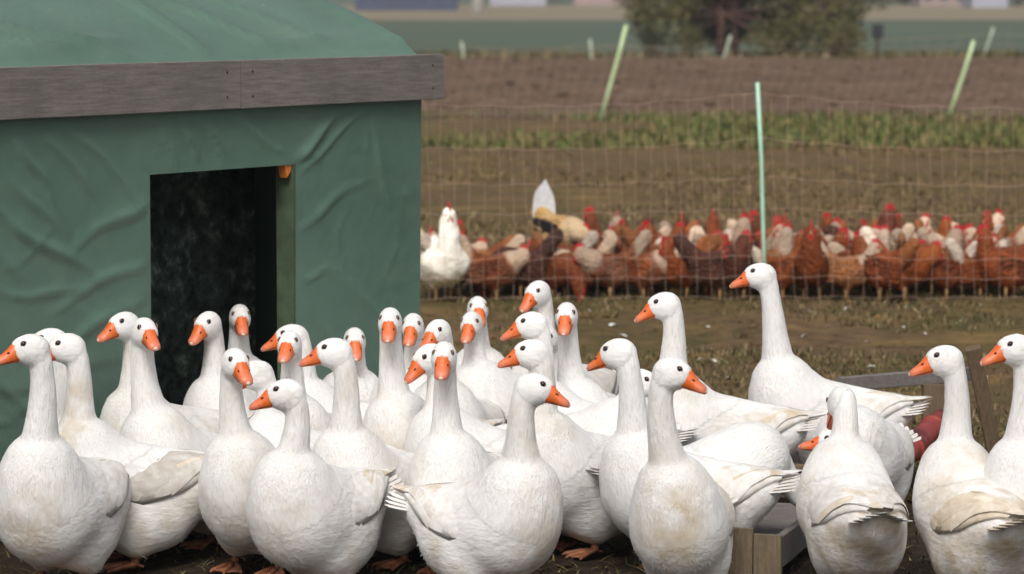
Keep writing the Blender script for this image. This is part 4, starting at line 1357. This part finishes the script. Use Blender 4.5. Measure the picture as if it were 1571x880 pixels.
# ------------------------------------------------------------------ hens behind the netting
def hen_mat(name, body, neck, tail, lo=.35, hi=1.8, bm=.8, sat=1.1, val=.80):
    m, nt, bs = new_mat(name)
    z = attr(nt, "zone").outputs["Vector"]
    sp = nt.nodes.new("ShaderNodeSeparateXYZ"); nt.links.new(z, sp.inputs[0])
    co = coords(nt)
    oi = nt.nodes.new("ShaderNodeObjectInfo")
    va = nt.nodes.new("ShaderNodeVectorMath"); va.operation = 'ADD'
    nt.links.new(co, va.inputs[0]); nt.links.new(oi.outputs["Location"], va.inputs[1])
    n = noise_n(nt, va.outputs[0], 24, 5, .7); n2 = noise_n(nt, va.outputs[0], 9, 3)
    c = ramp(nt, n, [(0.3, tuple(k * lo for k in body)), (0.5, body), (0.70, tuple(min(1, k * hi) for k in body))])
    pat = ramp(nt, n2, [(0.42, (0, 0, 0)), (0.62, (1, 1, 1))])
    c = mix(nt, math_n(nt, 'MULTIPLY', pat, .35), c, tuple(.5 * a + .5 * b for a, b in zip(body, neck)))
    c = mix(nt, sp.outputs["X"], c, mix(nt, n, neck, tuple(.8 * a + .2 * b for a, b in zip(neck, body))))
    c = mix(nt, sp.outputs["Y"], c, tail)
    br = math_n(nt, 'ADD', math_n(nt, 'MULTIPLY', oi.outputs["Random"], .75), .72)
    cb = nt.nodes.new("ShaderNodeCombineXYZ")
    for i_ in range(3): nt.links.new(br, cb.inputs[i_])
    c = hsv(nt, mix(nt, 1.0, c, cb.outputs[0], 'MULTIPLY'), sat, val)
    nt.links.new(c, bs.inputs["Base Color"])
    bs.inputs["Roughness"].default_value = .75
    vo = nt.nodes.new("ShaderNodeTexVoronoi"); vo.inputs["Scale"].default_value = 55; nt.links.new(co, vo.inputs["Vector"])
    bump(nt, bs, vo.outputs["Distance"], bm, .012)
    return m
RUS, CRE = (.175, .044, .013), (.56, .42, .31)
HENM = {"russet": hen_mat("hen_russet", RUS, RUS, (.24, .09, .035)),
        "cream-necked russet": hen_mat("hen_cream_neck", RUS, CRE, (.50, .38, .28)),
        "dark brown": hen_mat("hen_dark", (.060, .018, .009), (.10, .028, .013), (.05, .018, .01)),
        "buff": hen_mat("hen_buff", (.33, .125, .042), (.66, .52, .40), (.60, .46, .34)),
        "white-tailed russet": hen_mat("hen_white_tail", (.19, .052, .018), (.22, .065, .022), (.66, .56, .46)),
        "white": hen_mat("hen_white", (.72, .69, .60), (.76, .73, .65), (.72, .69, .61), .9, 1.08, .25, 1.0, .95),
        "rooster": hen_mat("rooster_plumage", (.46, .29, .13), (.55, .42, .27), (.50, .30, .11), .6, 1.3, .7)}
M_COMB = simple_mat("red_comb", (.42, .018, .022), .5, .2, 60, .2)
M_BEAK = simple_mat("horn_beak", (.42, .26, .10), .5, .15, 50, .1)
M_SHANK = simple_mat("yellow_shank", (.34, .20, .08), .6, .2, 60, .2)
M_BLACK = simple_mat("black_feather", (.02, .02, .022), .5, .2, 40, .2)

def hen_shape(head, tail_up, fat, h=.0115):
    """returns meshes for a hen; head: (x, z) of the head centre"""
    S = Shape()
    S.ell((0, 0, .205), (.135, .083 * fat, .088), rot('Y', -8), .04)
    S.ell((.075, 0, .205), (.075, .072 * fat, .082), None, .05)
    S.ell((-.02, 0, .165), (.085, .078 * fat, .070), None, .05)
    T0, T1 = np.array((-.095, 0, .235)), np.array((-.205, 0, .235 + tail_up))
    for f in np.linspace(0, 1, 5):
        S.ell(T0 + (T1 - T0) * f, (.045 - .008 * f, .044 - .026 * f, .052 - .012 * f), None, .03)
    hd = np.array((head[0], 0, head[1]))
    nb = np.array((.085, 0, .235))
    P1_ = nb + np.array((.05, 0, .04)) if head[1] > .2 else nb + np.array((.08, 0, .0))
    NPt = bez(nb, P1_, hd + np.array((-.015, 0, -.05 if head[1] > .2 else .05)), hd, 8)
    for i in range(7):
        S.cone(NPt[i], NPt[i + 1], np.interp(i / 7, [0, .5, 1], [.062, .044, .029]), np.interp((i + 1) / 7, [0, .5, 1], [.062, .044, .029]), .03)
    down = head[1] < .2
    Hf = np.array((.75, 0, -.66)) if down else np.array((.98, 0, -.17))
    Hu = np.array((-Hf[2], 0, Hf[0])) * 1.0
    HR = np.stack([Hf, np.array((0, 1.0, 0)), np.cross(Hf, (0, 1.0, 0))], 1)
    S.ell(hd, (.032, .024, .027), HR, .02)
    for q in (-1, 1): S.cone((.0, q * .042, .15), (.0, q * .042, .095), .034, .016, .03)
    V, F = S.mesh(h, 1)
    V = V + vnormals(V, F) * (fbm(V, 22, 2) * .006)[:, None]
    nmask = sstep(.05, .02, np.min(np.linalg.norm(V[:, None] - NPt[None, 2:], axis=2) - np.linspace(.05, .03, 6)[None], 1)) * sstep(.03, .09, V[:, 0])
    tmask = sstep(-.115, -.15, V[:, 0]) * sstep(.2, .25, V[:, 2])
    zone = np.stack([nmask, tmask, 0 * nmask], 1)
    me = me_from("hen_body", V, F, M_COMB, True, {"zone": zone})
    # comb: serrated blade along the crown
    up = np.cross(Hf, (0, 1.0, 0)); up = up if up[2] > 0 or down else -up
    if down: up = np.array((.66, 0, .75))
    cv_, cf = [], []
    prof = [(-.030, .018, .030), (-.019, .020, .056), (-.009, .022, .044), (.001, .022, .064), (.011, .020, .048), (.020, .016, .054), (.032, .008, .024)]
    for y in (-.006, .006):
        for a, lo, hi in prof:
            cv_ += [hd + Hf * a + up * lo * .8 + np.array((0, y, 0)), hd + Hf * a + up * hi + np.array((0, y * .4, 0))]
    n = len(prof)
    for i in range(n - 1):
        a, b = 2 * i, 2 * n + 2 * i
        cf += [(a, a + 2, a + 3, a + 1), (b + 1, b + 3, b + 2, b), (a + 1, a + 3, b + 3, b + 1), (a, b, b + 2, a + 2)]
    cf += [(0, 1, 2 * n + 1, 2 * n), (2 * n - 2, 4 * n - 2, 4 * n - 1, 2 * n - 1)]
    comb = me_from("comb", cv_, cf, M_COMB, False)
    mb = MB()
    for q in (-1, 1): mb.ball(hd + Hf * .034 - up * .030 + np.array((0, q * .009, 0)), (.013, .010, .026), 8, 6)
    for q in (-1, 1): mb.ball(hd + Hf * .014 + np.array((0, q * .017, 0)) - up * .002, (.021, .012, .020), 8, 6)
    watt = me_from("wattles", mb.v, mb.f, M_COMB)
    mb = MB().tube([hd + Hf * .024, hd + Hf * .040 - up * .003, hd + Hf * .052 - up * .010], [.010, .007, .0015], 7)
    beak = me_from("beak", mb.v, mb.f, M_BEAK)
    mb = MB().ball(hd + Hf * .012 + up * .007 + np.array((0, .0225, 0)), .0048, 8, 5); e1 = me_from("eye", mb.v, mb.f, M_EYE)
    mb = MB().ball(hd + Hf * .012 + up * .007 + np.array((0, -.0225, 0)), .0048, 8, 5); e2 = me_from("eye", mb.v, mb.f, M_EYE)
    wings = []
    for q in (-1, 1):
        wv, wf, wu = [], [], []
        for (x0, z0, L, w, cnt) in ((.07, .235, .10, .030, 4), (.02, .225, .12, .026, 5), (-.04, .215, .13, .022, 5)):
            for c_ in range(cnt):
                z = z0 + .035 - c_ * .024
                yb = .083 * fat * math.sqrt(max(0.15, 1 - ((z - .205) / .095) ** 2)) + .003
                pts = np.array([(x0 - L * t, q * (yb + .006 - .030 * t * t), z - .012 * t) for t in np.linspace(0, 1, 5)])
                v, f, u = feather_strip(pts, np.repeat([[0, .15 * q, 1.0]], 5, 0), np.repeat([[0, q * 1.0, 0]], 5, 0), w * .62, tip=.4)
                o_ = len(wv); wv += v; wf += [tuple(o_ + i for i in g) for g in f]; wu += u
        wings.append(me_from("wing", wv, wf, M_COMB, True, {"zone": np.zeros((len(wv), 3))}))
    return dict(wings=wings, body=me, comb=comb, wattles=watt, beak=beak, eyes=(e1, e2))
mb = MB().tube([(0, 0, .12), (.004, 0, .06), (0, 0, .012)], [.013, .0075, .0075], 7)
for a in (-.55, 0, .55): mb.tube([(0, 0, .010), (.026 * math.cos(a), .026 * math.sin(a), .008), (.05 * math.cos(a), .05 * math.sin(a), .003)], [.007, .0055, .002], 5)
mb.tube([(0, 0, .010), (-.022, 0, .004)], [.006, .002], 5)
ME_HLEG = me_from("leg", mb.v, mb.f, M_SHANK)
SHAPES = {"standing": hen_shape((.160, .355), .12, 1.05), "upright": hen_shape((.135, .405), .09, 1.0), "crouched": hen_shape((.180, .300), .15, 1.1), "pecking": hen_shape((.205, .075), .14, 1.0), "low": hen_shape((.200, .250), .03, 1.0), "tall": hen_shape((.115, .455), .05, 1.5)}

def hen(loc, yaw, shape, colour, label, size=1.0, name="hen", cat="hen", group="hens crowded behind the netting"):
    sh = SHAPES[shape]
    rt = empty(name, loc, math.radians(yaw)); rt.scale = (size,) * 3
    tag(rt, label, cat, group)
    b = link("body", sh["body"], rt)
    rt.location.z -= .030 * size
    b.material_slots[0].link = 'OBJECT'; b.material_slots[0].material = HENM[colour]
    for w_ in sh["wings"]:
        w_ = link("wing", w_, rt); w_.material_slots[0].link = 'OBJECT'; w_.material_slots[0].material = HENM[colour]
    for nm in ("comb", "wattles", "beak"): link(nm, sh[nm], rt)
    for e in sh["eyes"]: link("eye", e, rt)
    for q in (-1, 1):
        l = link("leg", ME_HLEG, rt); l.location = (rng.uniform(-.02, .02), q * .042, 0)
    return rt
def facing(yaw):
    yaw %= 360
    return ("right", "right and away", "away", "left and away", "left", "towards the camera and left", "towards the camera", "towards the camera and right")[int((yaw + 22.5) // 45) % 8]
hens = []
cols = ["russet", "cream-necked russet", "dark brown", "buff", "white-tailed russet"]
hr = np.random.default_rng(21)
for row, (yb, x0, step, jit) in enumerate(((457, 745, 50, 12), (450, 706, 48, 13), (443, 690, 46, 14), (436, 790, 46, 15), (428, 850, 50, 16))):
    x = x0
    while x < 1590:
        yy = yb + hr.uniform(-2.5, 2.5)
        p = hr.choice(["standing", "upright", "crouched", "pecking"], p=[.30, .16, .26, .28] if row < 2 else [.38, .34, .28, 0])
        c = hr.choice(cols, p=[.31, .25, .15, .14, .15])
        yaw = hr.choice([180, 0, 180, 0, 270, 90, 215, 325, 150, 30]) + hr.uniform(-25, 25)
        xx = x + hr.uniform(-jit, jit); sz_ = hr.uniform(.94, 1.10)
        if not (row > 1 and 770 < xx < 925): hens.append([xx, yy, yaw, p, c, sz_])
        x += step
hens.append([700, 452, 15, "pecking", "dark brown", 1.0])
hens.append([1245, 457, 262, "upright", "russet", 1.12])
hens.append([1326, 440, 20, "upright", "dark brown", 1.2])
hens = [h_ for h_ in hens if not (abs(h_[0] - 1245) < 30 and h_[1] > 452 and h_[5] != 1.12)]
hens.sort(key=lambda q: q[0])
for k, h_ in enumerate(hens):
    if h_[0] < 860 and h_[4] == 'dark brown' and k % 3: h_[4] = ('russet', 'cream-necked russet', 'white-tailed russet', 'buff')[k % 4]
def ordn(k): return f"{k}{'th' if 10 <= k % 100 <= 20 else {1: 'st', 2: 'nd', 3: 'rd'}.get(k % 10, 'th')}"
pose_word = {"standing": "standing", "upright": "stretching up", "crouched": "crouching", "pecking": "pecking"}
for k, (x, y, yaw, p, c, sz) in enumerate(hens):
    hen(ground(x, y), yaw, p, c, f"{c} hen {pose_word[p]}, facing {facing(yaw)}, {ordn(k + 1)} from the left", sz)
hen(ground(680, 458), 285, "tall", "white", "big white hen with red face beside the hut's right edge", 1.22, group="hens crowded behind the netting")
# rooster with a white upright tail, golden saddle and black wing, standing on a low mound among the hens
rb = ground(850, 441)
mv, mf = [], []
for i in range(9):
    for k in range(20):
        a = 2 * math.pi * k / 20; r_ = .62 * i / 8
        mv.append((r_ * math.cos(a), .6 * r_ * math.sin(a), .17 * math.cos(min(1, i / 8) * math.pi / 2) ** 1.3 - .01 + .01 * math.sin(k * 3 + i)))
mf = [(i * 20 + k, (i + 1) * 20 + k, (i + 1) * 20 + (k + 1) % 20, i * 20 + (k + 1) % 20) for i in range(8) for k in range(20)]
mo = tag(mesh_obj("earth_mound", mv, mf, M_MEADOW), kind="structure"); mo.location = tuple(rb)
rr = hen((rb[0], rb[1], .165), -48, "low", "rooster", "rooster with upright white tail, golden saddle and black wing among the hens", 1.12, "rooster", "rooster", None)
rr.rotation_euler = (0, math.radians(12), math.radians(-48))
tv, tf = [], []
for k in range(9):
    pts = np.array([(-.135 + (k - 4) * .010 * (1 - .55 * t) - .035 * t, (k - 4) * .007, .235 + t * (.225 - .014 * abs(k - 4))) for t in np.linspace(0, 1, 7)])
    v, f, u = feather_strip(pts, np.repeat([[.65, .75, 0]], 7, 0), np.repeat([[.75, -.65, 0]], 7, 0), .022, tip=.6)
    o_ = len(tv); tv += v; tf += [tuple(o_ + i for i in q) for q in f]
mesh_obj("sickle_tail", tv, tf, simple_mat("white_tail", (.62, .63, .64), .7, .15, 30, .3), rr)
for q in (-1, 1):
    wv, wf = [], []
    for c_ in range(9):
        x0 = .075 - .014 * c_; z0 = .250 - .007 * (c_ % 4) * 2
        pts = np.array([(x0 - .10 * t, q * (.090 + .004 * (c_ % 3) - .012 * t), z0 - .02 * t) for t in np.linspace(0, 1, 5)])
        v, f, u = feather_strip(pts, np.repeat([[0, .15 * q, 1.0]], 5, 0), np.repeat([[0, q * 1.0, 0]], 5, 0), .022, tip=.4)
        o_ = len(wv); wv += v; wf += [tuple(o_ + i for i in g) for g in f]
    mesh_obj("dark_wing", wv, wf, M_BLACK, rr)
# ------------------------------------------------------------------ the geese
# hx, hy: crown in photo px; s: px per metre there; facing of body and head in degrees (0 right, 90 away, 180 left, 270 towards the camera)
GEESE = [
    dict(hx=46, hy=511, s=507.0, byaw=250, hyaw=203, hp=-4, label='foremost goose at the left edge, head in profile left, standing before the hut', stain=0.35, belly_dirt_shade=0.5, chest=0.4),
    dict(hx=76, hy=502, s=469.3, byaw=237.4, hyaw=190, fine=False, label='goose almost hidden behind the two leftmost geese, only its crown and neck showing'),
    dict(hx=102, hy=510, s=479.9, byaw=193.2, hyaw=192, label='dirty-bellied goose just right of the leftmost goose, facing left', stain=0.7, belly_dirt_shade=1.0, wing='grey', tilt=6),
    dict(hx=190, hy=477, s=447.0, byaw=229.0, hyaw=222, fine=False, label='goose by the hut wall looking left, its head overlapped by a goose looking right'),
    dict(hx=222, hy=486, s=466.9, byaw=229.4, hyaw=296, label="goose in front of the dark doorway's left edge, bill turned right, tail to the right"),
    dict(hx=318, hy=477, s=427.3, byaw=236.7, hyaw=240, hp=-16, label='goose in the middle of the dark doorway, looking down left', fine=False),
    dict(hx=368, hy=466, s=409.9, byaw=271.9, hyaw=282, hp=-14, label='highest head in the dark doorway, facing the camera', fine=False),
    dict(hx=361, hy=533, s=492.0, byaw=256.7, hyaw=298, hp=-12, label='goose seen from the front below the doorway, pale breast, head turned slightly right', belly_dirt_shade=0.8, stain=0.3),
    dict(hx=392, hy=552, s=462.6, byaw=185.3, hyaw=190, hp=-14, label='goose whose red bill tip pokes out left behind the breast-on goose under the doorway', fine=False),
    dict(hx=438, hy=580, s=507.8, byaw=238, hyaw=184, hp=-6, label='front goose with the lowest head left of centre, bill pointing left', belly_dirt_shade=0.5, stain=0.3, ho=0.17),
    dict(hx=447, hy=496, s=428.3, byaw=192.9, hyaw=182, hp=-8, label='goose in left profile by the door jamb, behind a goose facing the camera', fine=False),
    dict(hx=444, hy=506, s=453.5, byaw=255.1, hyaw=262, hp=-8, label='goose facing the camera in front of the left-profile head by the door jamb', fine=False),
    dict(hx=512, hy=517, s=482.8, byaw=222.6, hyaw=180, hp=-5, label='goose in clean left profile against the green tarpaulin, left of centre', stain=0.35, wing='grey'),
    dict(hx=544, hy=502, s=418.2, byaw=288.1, hyaw=276, hp=-16, label='small-looking goose facing the camera alone before the green wall', fine=False),
    dict(hx=598, hy=471, s=453.5, byaw=230.8, hyaw=268, hp=-14, label='tall goose staring straight at the camera before the right part of the green wall', stain=0.4, chest=0.4),
    dict(hx=633, hy=480, s=416.3, byaw=268.3, hyaw=262, hp=-16, label="goose facing the camera at the hut's right corner, just right of the tall staring goose", fine=False),
    dict(hx=671, hy=489, s=434.0, byaw=249.5, hyaw=240, hp=-14, label='goose just right of the hut corner looking down left, before the brown ground', fine=False),
    dict(hx=657, hy=527, s=460.4, byaw=188.5, hyaw=212, hp=-26, label='goose peering down left, head overlapped by a goose that faces the camera', fine=False),
    dict(hx=681, hy=523, s=493.3, byaw=250.1, hyaw=266, hp=-14, label='breast-on goose in the middle of the flock facing the camera below the hut corner', stain=0.3),
    dict(hx=723, hy=477, s=412.1, byaw=218.4, hyaw=258, hp=-14, label='goose with slim upright neck right of the hut corner, the nearer of two overlapping heads'),
    dict(hx=733, hy=454, s=397.7, byaw=265.3, hyaw=276, hp=-14, label='farthest goose right of the hut, the head behind the slim-necked goose', fine=False),
    dict(hx=824, hy=430, s=396.3, byaw=236.0, hyaw=232, hp=-18, label='goose with its head against the hens, looking down left, above two left profiles', fine=False),
    dict(hx=815, hy=477, s=437.7, byaw=175.0, hyaw=182, hp=-10, label='upper of two geese in left profile left of the tall front-facing one', fine=False),
    dict(hx=838, hy=500, s=420.7, byaw=236.7, hyaw=250, hp=-14, label='goose wedged between the two left profiles, only an eye and some bill showing', fine=False),
    dict(hx=815, hy=519, s=471.6, byaw=213.6, hyaw=182, hp=-6, label='lower of two geese in left profile, with a big clean body to the right'),
    dict(hx=820, hy=571, s=514.8, byaw=319, hyaw=352, hp=-10, label='front goose near the centre facing right, its short tail to the left', stain=0.45, belly_dirt_shade=0.6, chest=0.3),
    dict(hx=869, hy=463, s=430.6, byaw=221.3, hyaw=263, hp=-14, label='tall goose facing the camera right of the left profiles, centre of the picture'),
    dict(hx=948, hy=518, s=487.4, byaw=189.9, hyaw=158, hp=-14, label='goose with thick bent neck turned away left, its long wing reaching right', ho=0.22, stain=0.3),
    dict(hx=1032, hy=547, s=519.3, byaw=254.2, hyaw=342, hp=-12, label='front goose with a muddy breast facing the camera, bill turned right', stain=0.35, chest=0.9, belly_dirt_shade=0.7),
    dict(hx=1018, hy=447, s=431.2, byaw=188.3, hyaw=184, hp=-14, label='goose in left profile with curved neck, second highest head on the right half'),
    dict(hx=985, hy=565, s=451.1, byaw=345.4, hyaw=335, hp=-12, label='goose hidden between the bent neck and the muddy-breasted goose, crown and eye showing', fine=False, ho=0.24),
    dict(hx=1236, hy=736, s=465.0, byaw=12.2, hyaw=8, hp=-24, label='goose stooping right over the trough, its white back behind the long wing', ho=0.36),
    dict(hx=1166, hy=402, s=417.0, byaw=188.0, hyaw=180, hp=-6, label='tallest goose, in left profile beside the mint fence post, tail to the right', ho=0.25, stain=0.1),
    dict(hx=1290, hy=592, s=490.0, byaw=97.0, hyaw=110, hp=-40, label='goose seen from behind at the trough, grey-stained rump towards the camera', ho=0.2, stain=0.6, belly_dirt_shade=0.9, rump=0.9, wing='white'),
    dict(hx=1280, hy=660, s=455.0, byaw=245.0, hyaw=172, hp=10, label='goose with lowered head half hidden behind the goose seen from behind', ho=0.26, lat=-0.03, fine=False),
    dict(hx=1449, hy=528, s=498, byaw=106, hyaw=182, hp=-8, label='goose with tan wings turned away, head in left profile before the wooden stake', stain=0.6, belly_dirt_shade=0.9, wing='tan', rump=0.5, ho=0.14, lat=0.05),
    dict(hx=1558, hy=511, s=506, byaw=213.6, hyaw=192, hp=-6, label='goose at the right edge of the picture looking left', stain=0.5, belly_dirt_shade=0.6, ho=0.2),
]
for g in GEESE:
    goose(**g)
